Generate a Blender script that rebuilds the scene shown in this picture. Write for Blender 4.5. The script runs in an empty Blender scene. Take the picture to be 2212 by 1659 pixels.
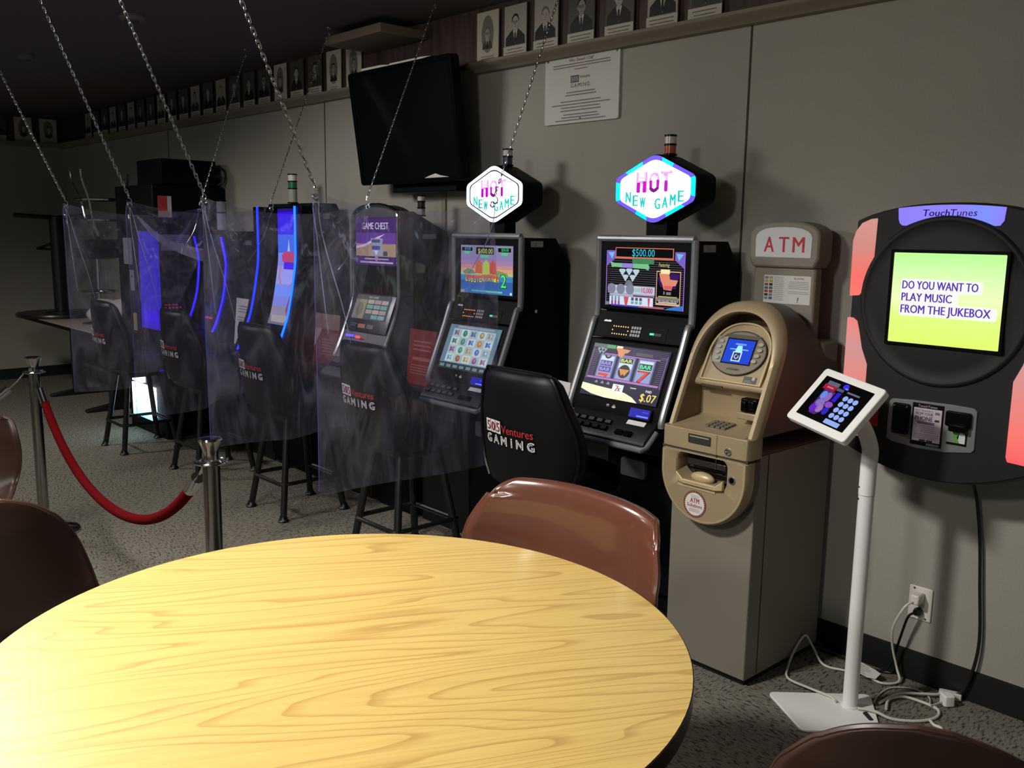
import bpy, bmesh, math, random
from mathutils import Matrix, Vector
random.seed(7)
S = bpy.context.scene
C = S.collection
PI = math.pi

# ------------------------------------------------------------------ camera
YAW, PITCH, ROLL, FPX, CAMZ = math.radians(47.5801), math.radians(9.3504), math.radians(0.7845), 1984.88, 1.5
fw = Vector((-math.sin(YAW)*math.cos(PITCH), math.cos(YAW)*math.cos(PITCH), -math.sin(PITCH)))
rt = Vector((math.cos(YAW), math.sin(YAW), 0)); up = rt.cross(fw)
cr = rt*math.cos(ROLL) + up*math.sin(ROLL); cu_ = up*math.cos(ROLL) - rt*math.sin(ROLL)
cam = bpy.data.cameras.new('camera'); camo = bpy.data.objects.new('camera', cam); C.objects.link(camo)
m = Matrix.Identity(4)
for i in range(3):
    m[i][0] = cr[i]; m[i][1] = cu_[i]; m[i][2] = -fw[i]
m[2][3] = CAMZ
camo.matrix_world = m
cam.sensor_width = 36.0; cam.lens = 36.0*FPX/2212.0; cam.clip_start = 0.05
S.camera = camo

# ------------------------------------------------------------------ world, lights, exposure
S.view_settings.view_transform = 'Standard'; S.view_settings.look = 'None'
S.view_settings.gamma = 1.0; S.view_settings.use_curve_mapping = False; S.view_settings.exposure = 0.0
w = bpy.data.worlds.new('room_dim'); S.world = w; w.use_nodes = True
w.node_tree.nodes['Background'].inputs[0].default_value = (0.95, 1.0, 1.0, 1)
w.node_tree.nodes['Background'].inputs[1].default_value = 0.125
def lamp(name, kind, loc, power, color, radius=0.1, cone=None, blend=0.5, aim=None):
    l = bpy.data.lights.new(name, kind); l.energy = power; l.color = color
    l.shadow_soft_size = radius
    if cone: l.spot_size = math.radians(cone); l.spot_blend = blend
    o = bpy.data.objects.new(name, l); C.objects.link(o); o.location = loc
    if aim is not None:
        o.rotation_euler = (Vector(aim)-Vector(loc)).to_track_quat('-Z', 'Y').to_euler()
    return o
WARM = (1.0, 0.97, 0.90)
lamp('ceiling_downlight', 'SPOT', (-4.3, 0.72, 2.50), 150, WARM, 0.30, 168, 0.35, (-4.0, 1.2, 0))
lamp('table_downlight', 'SPOT', (-2.15, 0.15, 2.50), 300, WARM, 0.14, 126, 0.55, (-1.70, 0.75, 0.0))
lamp('far_downlight', 'SPOT', (-7.0, 0.6, 2.50), 125, (1.0, 0.95, 0.84), 0.15, 150, 0.6, (-6.8, 1.0, 0))
lamp('room_fill', 'SPOT', (-1.3, -1.3, 2.50), 112, WARM, 0.2, 160, 0.5, (-0.6, 1.6, 0.6))  # added fill lamp behind the camera, brightens the right wall

# ------------------------------------------------------------------ materials
def lin(c):
    return tuple(((x/255.0)/12.92 if x/255.0 <= 0.04045 else ((x/255.0+0.055)/1.055)**2.4) for x in c)
MATS = {}
def mat(name, rgb, rough=0.5, metal=0.0, emit=None, es=1.0, spec=0.5, coat=0.0, bump=0.0, bscale=300.0, alpha=None):
    if name in MATS: return MATS[name]
    M = bpy.data.materials.new(name); M.use_nodes = True; nt = M.node_tree
    b = nt.nodes['Principled BSDF']
    b.inputs['Base Color'].default_value = (*lin(rgb), 1); b.inputs['Roughness'].default_value = rough
    b.inputs['Metallic'].default_value = metal; b.inputs['Specular IOR Level'].default_value = spec
    b.inputs['Coat Weight'].default_value = coat; b.inputs['Coat Roughness'].default_value = 0.08
    if emit is not None:
        b.inputs['Emission Color'].default_value = (*lin(emit), 1); b.inputs['Emission Strength'].default_value = es
    if bump > 0:
        tc = nt.nodes.new('ShaderNodeTexCoord'); n = nt.nodes.new('ShaderNodeTexNoise'); n.inputs['Scale'].default_value = bscale
        bp = nt.nodes.new('ShaderNodeBump'); bp.inputs['Strength'].default_value = bump; bp.inputs['Distance'].default_value = 0.002
        nt.links.new(tc.outputs['Object'], n.inputs['Vector']); nt.links.new(n.outputs['Fac'], bp.inputs['Height'])
        nt.links.new(bp.outputs['Normal'], b.inputs['Normal'])
    MATS[name] = M; return M
def em(rgb, es=1.0):        # a lit screen / lamp colour
    return mat('lit_%d_%d_%d_%g' % (*rgb, es), (5, 5, 6), 0.3, emit=rgb, es=es, spec=0.12)
def ink(rgb, rough=0.6):    # print / paint
    return mat('print_%d_%d_%d' % rgb, rgb, rough)
def nodes(name):
    M = bpy.data.materials.new(name); M.use_nodes = True
    MATS[name] = M
    return M, M.node_tree, M.node_tree.nodes['Principled BSDF']
def N(nt, t, **k):
    n = nt.nodes.new(t)
    for a, v in k.items():
        if a in n.inputs.keys(): n.inputs[a].default_value = v
        else: setattr(n, a, v)
    return n
def ramp(nt, fac, stops):
    r = nt.nodes.new('ShaderNodeValToRGB'); e = r.color_ramp.elements
    while len(e) < len(stops): e.new(0.5)
    for k, (p, c) in zip(e, stops): k.position = p; k.color = (*c, 1)
    nt.links.new(fac, r.inputs['Fac']); return r
def mapping(nt, scale=(1,1,1), rot=(0,0,0), src='Object'):
    tc = nt.nodes.new('ShaderNodeTexCoord'); mp = nt.nodes.new('ShaderNodeMapping')
    mp.inputs['Scale'].default_value = scale; mp.inputs['Rotation'].default_value = rot
    nt.links.new(tc.outputs[src], mp.inputs['Vector']); return mp.outputs['Vector']

def make_wall():
    M, nt, b = nodes('wall_fabric_panel')
    v = mapping(nt); n1 = N(nt, 'ShaderNodeTexNoise', Scale=1.3, Detail=3.0); n2 = N(nt, 'ShaderNodeTexNoise', Scale=260.0, Detail=2.0)
    nt.links.new(v, n1.inputs['Vector']); nt.links.new(v, n2.inputs['Vector'])
    mx = N(nt, 'ShaderNodeMath', operation='MULTIPLY_ADD'); mx.inputs[1].default_value = 0.45
    nt.links.new(n2.outputs['Fac'], mx.inputs[0]); 
    md = N(nt, 'ShaderNodeMath', operation='MULTIPLY'); md.inputs[1].default_value = 0.5
    nt.links.new(n1.outputs['Fac'], md.inputs[0]); nt.links.new(md.outputs[0], mx.inputs[2])
    r = ramp(nt, mx.outputs[0], [(0.25, lin((146, 143, 135))), (0.7, lin((168, 164, 155)))])
    nt.links.new(r.outputs['Color'], b.inputs['Base Color']); b.inputs['Roughness'].default_value = 0.9
    b.inputs['Specular IOR Level'].default_value = 0.125
    return M
def make_carpet():
    M, nt, b = nodes('patterned_carpet')
    v1 = mapping(nt, (52, 17, 1), (0, 0, 0.75)); v2 = mapping(nt, (17, 52, 1), (0, 0, 0.6)); v3 = mapping(nt, (1, 1, 1))
    a = N(nt, 'ShaderNodeTexNoise', Scale=2.4, Detail=2.0); nt.links.new(v1, a.inputs['Vector'])
    c = N(nt, 'ShaderNodeTexNoise', Scale=2.4, Detail=2.0); nt.links.new(v2, c.inputs['Vector'])
    vo = N(nt, 'ShaderNodeTexVoronoi', Scale=3.2); nt.links.new(v3, vo.inputs['Vector'])
    sp = nt.nodes.new('ShaderNodeSeparateColor'); nt.links.new(vo.outputs['Color'], sp.inputs[0])
    st = N(nt, 'ShaderNodeMath', operation='GREATER_THAN'); st.inputs[1].default_value = 0.5; nt.links.new(sp.outputs[0], st.inputs[0])
    mx = N(nt, 'ShaderNodeMix', data_type='FLOAT'); nt.links.new(st.outputs[0], mx.inputs[0])
    nt.links.new(a.outputs['Fac'], mx.inputs[2]); nt.links.new(c.outputs['Fac'], mx.inputs[3])
    r = ramp(nt, mx.outputs[0], [(0.34, lin((66, 62, 58))), (0.46, lin((126, 121, 111))), (0.62, lin((138, 133, 121)))])
    f = N(nt, 'ShaderNodeTexNoise', Scale=330.0, Detail=2.0); nt.links.new(v3, f.inputs['Vector'])
    r2 = ramp(nt, f.outputs['Fac'], [(0.3, (0.55, 0.55, 0.55)), (0.7, (1.15, 1.15, 1.15))])
    g = N(nt, 'ShaderNodeMix', data_type='RGBA', blend_type='MULTIPLY'); g.inputs[0].default_value = 1.0
    nt.links.new(r.outputs['Color'], g.inputs[6]); nt.links.new(r2.outputs['Color'], g.inputs[7])
    nt.links.new(g.outputs[2], b.inputs['Base Color']); b.inputs['Roughness'].default_value = 1.0; b.inputs['Specular IOR Level'].default_value = 0.05
    bp = N(nt, 'ShaderNodeBump', Strength=0.5, Distance=0.004); nt.links.new(f.outputs['Fac'], bp.inputs['Height']); nt.links.new(bp.outputs['Normal'], b.inputs['Normal'])
    return M
def make_oak():
    M, nt, b = nodes('oak_laminate')
    ang = math.radians(63)
    v0 = mapping(nt, (1, 1, 1), (0, 0, -ang))     # grain along local x
    sc = nt.nodes.new('ShaderNodeMapping'); sc.inputs['Scale'].default_value = (0.55, 5.0, 1); nt.links.new(v0, sc.inputs['Vector'])
    n = N(nt, 'ShaderNodeTexNoise', Scale=1.0, Detail=2.0, Roughness=0.38, Distortion=0.12); nt.links.new(sc.outputs['Vector'], n.inputs['Vector'])
    mu = N(nt, 'ShaderNodeMath', operation='MULTIPLY'); mu.inputs[1].default_value = 26.0; nt.links.new(n.outputs['Fac'], mu.inputs[0])
    fr = N(nt, 'ShaderNodeMath', operation='FRACT'); nt.links.new(mu.outputs[0], fr.inputs[0])
    r = ramp(nt, fr.outputs[0], [(0.0, (0.66, 0.66, 0.66)), (0.07, (0.74, 0.74, 0.74)), (0.28, (0.98, 0.98, 0.98)), (0.95, (1, 1, 1)), (1.0, (0.66, 0.66, 0.66))])
    s2 = nt.nodes.new('ShaderNodeMapping'); s2.inputs['Scale'].default_value = (5, 150, 1); nt.links.new(v0, s2.inputs['Vector'])
    f = N(nt, 'ShaderNodeTexNoise', Scale=1.0, Detail=3.0); nt.links.new(s2.outputs['Vector'], f.inputs['Vector'])
    r2 = ramp(nt, f.outputs['Fac'], [(0.3, (0.86, 0.86, 0.86)), (0.65, (1.03, 1.03, 1.03))])
    base = N(nt, 'ShaderNodeMix', data_type='RGBA', blend_type='MIX')
    base.inputs[6].default_value = (*lin((174, 136, 72)), 1); base.inputs[7].default_value = (*lin((214, 182, 108)), 1)
    ma = N(nt, 'ShaderNodeMix', data_type='RGBA', blend_type='MULTIPLY'); ma.inputs[0].default_value = 1.0
    nt.links.new(r.outputs['Color'], ma.inputs[6]); nt.links.new(r2.outputs['Color'], ma.inputs[7])
    sp = nt.nodes.new('ShaderNodeSeparateColor'); nt.links.new(ma.outputs[2], sp.inputs[0])
    mr = N(nt, 'ShaderNodeMapRange'); mr.inputs[1].default_value = 0.5; mr.inputs[2].default_value = 1.0; nt.links.new(sp.outputs[0], mr.inputs[0])
    nt.links.new(mr.outputs[0], base.inputs[0]); nt.links.new(base.outputs[2], b.inputs['Base Color'])
    b.inputs['Roughness'].default_value = 0.36; b.inputs['Specular IOR Level'].default_value = 0.5
    return M
def make_darkwood():
    M, nt, b = nodes('dark_wood_panel')
    v = mapping(nt, (14, 14, 1.2)); n = N(nt, 'ShaderNodeTexNoise', Scale=2.0, Detail=4.0); nt.links.new(v, n.inputs['Vector'])
    r = ramp(nt, n.outputs['Fac'], [(0.3, lin((52, 36, 28))), (0.7, lin((82, 62, 52)))])
    nt.links.new(r.outputs['Color'], b.inputs['Base Color']); b.inputs['Roughness'].default_value = 0.6
    return M
def make_sheet(name='clear_vinyl', haze=0.05, base=0.035):
    M, nt, b = nodes(name); out = nt.nodes['Material Output']
    tr = nt.nodes.new('ShaderNodeBsdfTransparent'); tr.inputs[0].default_value = (0.84, 0.83, 0.94, 1)  # violet tint stands in for blue light spilling onto the sheet
    gl = nt.nodes.new('ShaderNodeBsdfGlossy'); gl.inputs['Roughness'].default_value = 0.12; gl.inputs[0].default_value = (1, 1, 1, 1)
    df = nt.nodes.new('ShaderNodeBsdfTranslucent'); df.inputs[0].default_value = (0.70, 0.68, 0.92, 1)
    fr = N(nt, 'ShaderNodeLayerWeight', Blend=0.25)
    mr = N(nt, 'ShaderNodeMapRange'); mr.inputs[3].default_value = base; mr.inputs[4].default_value = 0.55
    nt.links.new(fr.outputs['Fresnel'], mr.inputs[0])
    m1 = nt.nodes.new('ShaderNodeMixShader'); m1.inputs[0].default_value = haze
    nt.links.new(tr.outputs[0], m1.inputs[1]); nt.links.new(df.outputs[0], m1.inputs[2])
    m2 = nt.nodes.new('ShaderNodeMixShader'); nt.links.new(mr.outputs[0], m2.inputs[0])
    hv = mapping(nt, (2.5, 2.5, 0.9)); hn = N(nt, 'ShaderNodeTexNoise', Scale=4.0, Detail=4.0, Distortion=1.2); nt.links.new(hv, hn.inputs['Vector'])
    hr = N(nt, 'ShaderNodeMapRange'); hr.inputs[1].default_value = 0.45; hr.inputs[2].default_value = 0.75; hr.inputs[3].default_value = haze*0.7; hr.inputs[4].default_value = haze*2.8
    nt.links.new(hn.outputs['Fac'], hr.inputs[0]); nt.links.new(hr.outputs[0], m1.inputs[0])
    nt.links.new(m1.outputs[0], m2.inputs[1]); nt.links.new(gl.outputs[0], m2.inputs[2])
    v = mapping(nt, (3, 3, 1.4)); n = N(nt, 'ShaderNodeTexNoise', Scale=3.0, Detail=2.0, Distortion=0.6); nt.links.new(v, n.inputs['Vector'])
    bp = N(nt, 'ShaderNodeBump', Strength=0.35, Distance=0.03); nt.links.new(n.outputs['Fac'], bp.inputs['Height']); nt.links.new(bp.outputs['Normal'], gl.inputs['Normal'])
    nt.links.new(m2.outputs[0], out.inputs['Surface'])
    return M
def make_glow(name, stops, axis, lo, hi, es):   # lit panel whose own colour runs along one axis
    M, nt, b = nodes(name)
    tc = nt.nodes.new('ShaderNodeTexCoord'); sp = nt.nodes.new('ShaderNodeSeparateXYZ'); nt.links.new(tc.outputs['Object'], sp.inputs[0])
    mr = N(nt, 'ShaderNodeMapRange'); mr.inputs[1].default_value = lo; mr.inputs[2].default_value = hi
    nt.links.new(sp.outputs[axis], mr.inputs[0])
    r = ramp(nt, mr.outputs[0], [(p, lin(c)) for p, c in stops])
    nt.links.new(r.outputs['Color'], b.inputs['Emission Color']); b.inputs['Emission Strength'].default_value = es
    b.inputs['Base Color'].default_value = (0.02, 0.02, 0.02, 1); b.inputs['Roughness'].default_value = 0.3
    return M
WALL = make_wall(); CARPET = make_carpet(); OAK = make_oak(); DWOOD = make_darkwood(); SHEET = make_sheet()
CEIL = mat('dark_ceiling_paint', (98, 91, 93), 0.95, spec=0.1, bump=0.4, bscale=60)
RUBBER = mat('black_vinyl_base', (14, 14, 15), 0.5)
SHELFP = mat('painted_ledge', (128, 120, 106), 0.7)
BLK = mat('black_plastic', (13, 13, 15), 0.5, spec=0.09)
BLKG = mat('gloss_black', (7, 7, 9), 0.25, spec=0.14)
BLKM = mat('matte_black_metal', (18, 18, 19), 0.38, spec=0.5)
VINYL = mat('black_vinyl_upholstery', (13, 13, 15), 0.42, spec=0.22, bump=0.15, bscale=500)
CHROME = mat('chrome', (200, 200, 200), 0.12, 1.0)
STEEL = mat('brushed_steel', (170, 170, 172), 0.3, 1.0)
SATIN = mat('satin_silver_trim', (138, 138, 142), 0.34, 0.45)
DSIL = mat('dark_silver_plastic', (95, 95, 98), 0.42, 0.4)
GREYL = mat('grey_plate', (120, 120, 122), 0.5)
WHITE = mat('white_powder_coat', (240, 238, 234), 0.45)
WPLAS = mat('white_plastic', (222, 218, 208), 0.35)
GOLD = mat('champagne_metallic_plastic', (162, 144, 112), 0.38, 0.2)
GOLDD = mat('champagne_lip', (190, 170, 130), 0.4, 0.15)
BEIGE = mat('beige_steel', (128, 122, 110), 0.55, bump=0.1, bscale=400)
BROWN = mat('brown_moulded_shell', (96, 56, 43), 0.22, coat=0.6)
BROWNSHADE = mat('shaded_brown_moulded_shell', (60, 38, 30), 0.42)  # the same brown, darkened for chairs that sit in shade
RED = mat('red_velvet', (92, 6, 11), 0.95, spec=0.05, bump=0.4, bscale=700)
MAROON = mat('table_edge_band', (34, 22, 18), 0.35)
CORDB = mat('black_cord', (14, 14, 14), 0.5); CORDW = mat('white_cord', (214, 210, 200), 0.45)
PAPER = mat('paper', (205, 203, 200), 0.8); CARD = mat('aged_photo_card', (196, 188, 172), 0.7)
GREYTOP = mat('grey_laminate_top', (150, 142, 130), 0.5)
JUKE = mat('charcoal_textured_plastic', (27, 27, 29), 0.6, spec=0.3, bump=0.12, bscale=350)

# ------------------------------------------------------------------ mesh builder
def frame(O, u, v):
    u = Vector(u).normalized(); v = Vector(v).normalized(); n = u.cross(v)
    M = Matrix.Identity(4)
    for i in range(3): M[i][0] = u[i]; M[i][1] = v[i]; M[i][2] = n[i]; M[i][3] = O[i]
    return M
def rr(w, h, r, n=5, cx=0, cy=0):
    p = []
    for (sx, sy, a0) in ((1,-1,-90), (1,1,0), (-1,1,90), (-1,-1,180)):
        for k in range(n+1):
            a = math.radians(a0+90.0*k/n); p.append((cx+sx*(w/2-r)+r*math.cos(a), cy+sy*(h/2-r)+r*math.sin(a)))
    return p
def ell(w, h, n=28, cx=0, cy=0):
    return [(cx+w/2*math.cos(2*PI*k/n), cy+h/2*math.sin(2*PI*k/n)) for k in range(n)]
_tx = {}
def textgeo(s, bold=0.0, shear=0.0, space=1.0):
    key = (s, bold, shear, space)
    if key in _tx: return _tx[key]
    cu = bpy.data.curves.new('t', 'FONT'); cu.body = s; cu.resolution_u = 2; cu.offset = bold; cu.shear = shear; cu.space_character = space
    o = bpy.data.objects.new('t', cu); C.objects.link(o)
    dg = bpy.context.evaluated_depsgraph_get(); dg.update()
    me = bpy.data.meshes.new_from_object(o.evaluated_get(dg))
    vs = [tuple(v.co) for v in me.vertices]; fs = [tuple(p.vertices) for p in me.polygons]
    bpy.data.objects.remove(o); bpy.data.curves.remove(cu); bpy.data.meshes.remove(me)
    x0 = min(v[0] for v in vs); x1 = max(v[0] for v in vs); y0 = 0.0; y1 = max(v[1] for v in vs)
    if len(s) > 1 and 'J' in s: y1 = min(y1, textgeo('H')[3]) 
    _tx[key] = ([((v[0]-x0), (v[1]-y0)) for v in vs], fs, x1-x0, y1-y0)
    return _tx[key]
class MB:
    def __init__(s): s.v = []; s.f = []; s.fm = []; s.mats = []; s.T = Matrix.Identity(4)
    def add(s, vs, fs, m):
        if m not in s.mats: s.mats.append(m)
        k = s.mats.index(m); b = len(s.v)
        s.v += [s.T @ Vector(p) for p in vs]
        s.f += [tuple(b+i for i in f) for f in fs]; s.fm += [k]*len(fs)
        return s
    def poly(s, pts, m, z=0.0):
        return s.add([(p[0], p[1], z if len(p) < 3 else p[2]) for p in pts], [tuple(range(len(pts)))], m)
    def rect(s, x0, y0, x1, y1, m, z=0.0): return s.poly([(x0,y0),(x1,y0),(x1,y1),(x0,y1)], m, z)
    def prism(s, pts, lo, hi, m, ax='z'):
        f = {'z': lambda a,b,c: (a,b,c), 'y': lambda a,b,c: (a,c,b), 'x': lambda a,b,c: (c,a,b)}[ax]
        n = len(pts); vs = [f(p[0],p[1],lo) for p in pts]+[f(p[0],p[1],hi) for p in pts]
        fs = [tuple(range(n))[::-1], tuple(range(n,2*n))]+[(i,(i+1)%n,n+(i+1)%n,n+i) for i in range(n)]
        return s.add(vs, fs, m)
    def ring(s, outer, inner, lo, hi, m, ax='z'):
        f = {'z': lambda a,b,c: (a,b,c), 'y': lambda a,b,c: (a,c,b), 'x': lambda a,b,c: (c,a,b)}[ax]
        n = len(outer)
        vs = [f(*p,lo) for p in outer]+[f(*p,hi) for p in outer]+[f(*p,lo) for p in inner]+[f(*p,hi) for p in inner]
        fs = []
        for i in range(n):
            j = (i+1) % n
            fs += [(i,j,n+j,n+i), (2*n+j,2*n+i,3*n+i,3*n+j), (n+i,n+j,3*n+j,3*n+i), (j,i,2*n+i,2*n+j)]
        return s.add(vs, fs, m)
    def box(s, x0, x1, y0, y1, z0, z1, m): return s.prism([(x0,y0),(x1,y0),(x1,y1),(x0,y1)], z0, z1, m)
    def tube(s, path, r, m, n=8, closed=False, radii=None):
        P = [Vector(p) for p in path]; k = len(P); vs = []; fs = []
        t0 = (P[1]-P[0]).normalized(); a = t0.orthogonal().normalized()
        for i in range(k):
            if closed: t = (P[(i+1)%k]-P[i-1]).normalized()
            else: t = (P[min(i+1,k-1)]-P[max(i-1,0)]).normalized()
            a = (a-t*a.dot(t)).normalized(); b = t.cross(a); R = radii[i] if radii else r
            vs += [P[i]+a*R*math.cos(2*PI*j/n)+b*R*math.sin(2*PI*j/n) for j in range(n)]
        for i in range(k if closed else k-1):
            for j in range(n):
                i2 = (i+1) % k; fs.append((i*n+j, i*n+(j+1)%n, i2*n+(j+1)%n, i2*n+j))
        if not closed: fs += [tuple(range(n))[::-1], tuple((k-1)*n+j for j in range(n))]
        return s.add(vs, fs, m)
    def lathe(s, prof, m, n=24, c=(0,0,0)):
        vs = []; fs = []; k = len(prof)
        for (r, z) in prof: vs += [(c[0]+r*math.cos(2*PI*j/n), c[1]+r*math.sin(2*PI*j/n), c[2]+z) for j in range(n)]
        for i in range(k-1):
            for j in range(n): fs.append((i*n+j, i*n+(j+1)%n, (i+1)*n+(j+1)%n, (i+1)*n+j))
        fs += [tuple(range(n))[::-1], tuple((k-1)*n+j for j in range(n))]
        return s.add(vs, fs, m)
    def grid(s, fn, nu, nv, m, wrap=False):
        vs = [fn(i/(nu-(0 if wrap else 1)), j/(nv-1)) for j in range(nv) for i in range(nu)]
        fs = []
        for j in range(nv-1):
            for i in range(nu if wrap else nu-1): fs.append((j*nu+i, j*nu+(i+1)%nu, (j+1)*nu+(i+1)%nu, (j+1)*nu+i))
        return s.add(vs, fs, m)
    def loft(s, loops, m, cap=(False, False)):
        n = len(loops[0]); vs = [p for L in loops for p in L]; fs = []
        for k in range(len(loops)-1):
            for i in range(n): fs.append((k*n+i, k*n+(i+1)%n, (k+1)*n+(i+1)%n, (k+1)*n+i))
        if cap[0]: fs.append(tuple(range(n))[::-1])
        if cap[1]: fs.append(tuple((len(loops)-1)*n+i for i in range(n)))
        return s.add(vs, fs, m)
    def text(s, t, x, y, h, m, z=0.0005, align='c', w=None, bold=0.0, shear=0.0, space=1.0):
        V, F, W, H = textgeo(t, 0.0, shear, space)
        sy = h/H; sx = (w/W) if w else sy; ox = {'c': x-W*sx/2, 'l': x, 'r': x-W*sx}[align]
        if bold > 0:
            for q in (-1, 1): s.add([(ox+a*sx+q*bold*h, y+b*sy, z-0.00012*(q+2)) for a, b in V], F, m)
        return s.add([(ox+a*sx, y+b*sy, z) for a, b in V], F, m)
    def lines(s, x0, x1, y, n, pitch, th, m, z=0.0004, jit=0.25, center=False):   # unreadable small print
        for k in range(n):
            L = (x1-x0)*(1-random.random()*jit); o = (x1-x0-L)/2 if center else 0
            s.rect(x0+o, y-k*pitch-th, x0+o+L, y-k*pitch, m, z)
        return s
    def build(s, name, parent=None, bevel=0.0, seg=2, angle=35, sub=0):
        me = bpy.data.meshes.new(name)
        off = root_loc(parent) if parent else Vector((0,0,0))
        me.from_pydata([tuple(v-off) for v in s.v], [], s.f); me.update()
        for mm in s.mats: me.materials.append(mm)
        me.polygons.foreach_set('material_index', s.fm)
        bm = bmesh.new(); bm.from_mesh(me); bmesh.ops.recalc_face_normals(bm, faces=bm.faces) if s_recalc[0] else None; bm.to_mesh(me); bm.free()
        me.polygons.foreach_set('use_smooth', [True]*len(me.polygons)); me.set_sharp_from_angle(angle=math.radians(angle))
        o = bpy.data.objects.new(name, me); C.objects.link(o)
        if parent: o.parent = parent
        if bevel > 0:
            b = o.modifiers.new('bevel', 'BEVEL'); b.width = bevel; b.segments = seg; b.limit_method = 'ANGLE'; b.angle_limit = math.radians(40); b.harden_normals = False
        if sub: q = o.modifiers.new('subdivision', 'SUBSURF'); q.levels = q.render_levels = sub
        return o
s_recalc = [True]
def root_loc(o):
    while o.parent: o = o.parent
    return o.location.copy()
def flat(mb, name, parent=None):     # printed/lit faces: keep the winding they were drawn with
    s_recalc[0] = False; o = mb.build(name, parent); s_recalc[0] = True; return o
def thing(name, loc, label, cat, group=None, rz=0.0):
    o = bpy.data.objects.new(name, None); C.objects.link(o); o.location = loc; o.rotation_euler = (0,0,rz)
    o.empty_display_size = 0.1
    return tag(o, label, cat, group)
def tag(o, label, cat, group=None):
    o['label'] = label; o['category'] = cat
    if group: o['group'] = group
    return o
def struct(mb, name, bevel=0.0):
    o = mb.build(name, None, bevel); o['kind'] = 'structure'; return o
def copy_tree(o, parent=None):
    c = o.copy(); C.objects.link(c)
    if parent: c.parent = parent
    for ch in list(o.children): copy_tree(ch, c)
    return c
def catmull(P, n=8):
    P = [Vector(p) for p in P]; Q = [P[0]*2-P[1]]+P+[P[-1]*2-P[-2]]; out = []
    for i in range(1, len(Q)-2):
        for k in range(n):
            t = k/n; a, b, c, d = Q[i-1:i+3]
            out.append(0.5*((2*b)+(c-a)*t+(2*a-5*b+4*c-d)*t*t+(3*b-a-3*c+d)*t**3))
    out.append(P[-1]); return out
ORD = ['first','second','third','fourth','fifth','sixth','seventh','eighth','ninth','tenth','eleventh','twelfth','thirteenth','fourteenth','fifteenth','sixteenth','seventeenth','eighteenth','nineteenth','twentieth']

# ================================================================== the room
WY = 3.03; LX = -10.0; CZ = 2.56
mb = MB(); mb.box(-11, 2.2, -3.2, 3.3, -0.05, 0.0, CARPET); struct(mb, 'floor')
mb = MB(); mb.box(-11, 2.2, -3.2, 3.3, CZ, CZ+0.05, CEIL); struct(mb, 'ceiling')
mb = MB(); mb.box(LX-0.1, 2.2, WY, WY+0.12, -0.02, CZ+0.02, WALL)
struct(mb, 'wall_back')
mb = MB(); mb.box(LX-0.12, LX, -3.2, WY+0.12, -0.02, CZ+0.02, WALL); struct(mb, 'wall_left')
SEAM = mat('seam_shadow_gap', (58, 54, 48), 0.9)
mb = MB()
for x in (-2.034, -5.032, -7.4): mb.box(x-0.004, x+0.004, WY-0.002, WY+0.002, 0.1, 2.27, SEAM)
struct(mb, 'trim_1')
mb = MB(); mb.box(-3.872, -3.838, WY-0.012, WY, 0.1, 2.27, SHELFP); struct(mb, 'trim_2', 0.003)
mb = MB(); mb.prism([(WY,0),(WY-0.012,0),(WY-0.008,0.1),(WY,0.104)], LX, 2.2, RUBBER, 'x'); struct(mb, 'baseboard_back')
mb = MB(); mb.prism([(LX,0),(LX+0.012,0),(LX+0.008,0.1),(LX,0.104)], -3.2, WY-0.01, RUBBER, 'y'); struct(mb, 'baseboard_left')
# panelling band above the ledge, and the ledges
mb = MB(); mb.box(LX, 2.2, WY-0.022, WY, 2.30, CZ, DWOOD); struct(mb, 'trim_3')
mb = MB(); mb.box(LX, LX+0.022, -3.2, WY-0.022, 2.30, CZ, DWOOD); struct(mb, 'trim_4')
led = [(WY,2.262),(WY-0.035,2.262),(WY-0.05,2.275),(WY-0.085,2.282),(WY-0.095,2.29),(WY-0.095,2.302),(WY,2.302)]
mb = MB(); mb.prism(led, -3.58, 2.2, SHELFP, 'x'); struct(mb, 'trim_5', 0.002)
mb = MB(); mb.prism(led, LX, -4.36, SHELFP, 'x'); struct(mb, 'trim_6', 0.002)
mb = MB(); mb.prism([(LX+(WY-y), z) for y, z in led], -3.2, WY-0.095, SHELFP, 'y'); struct(mb, 'trim_7', 0.002)
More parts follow.
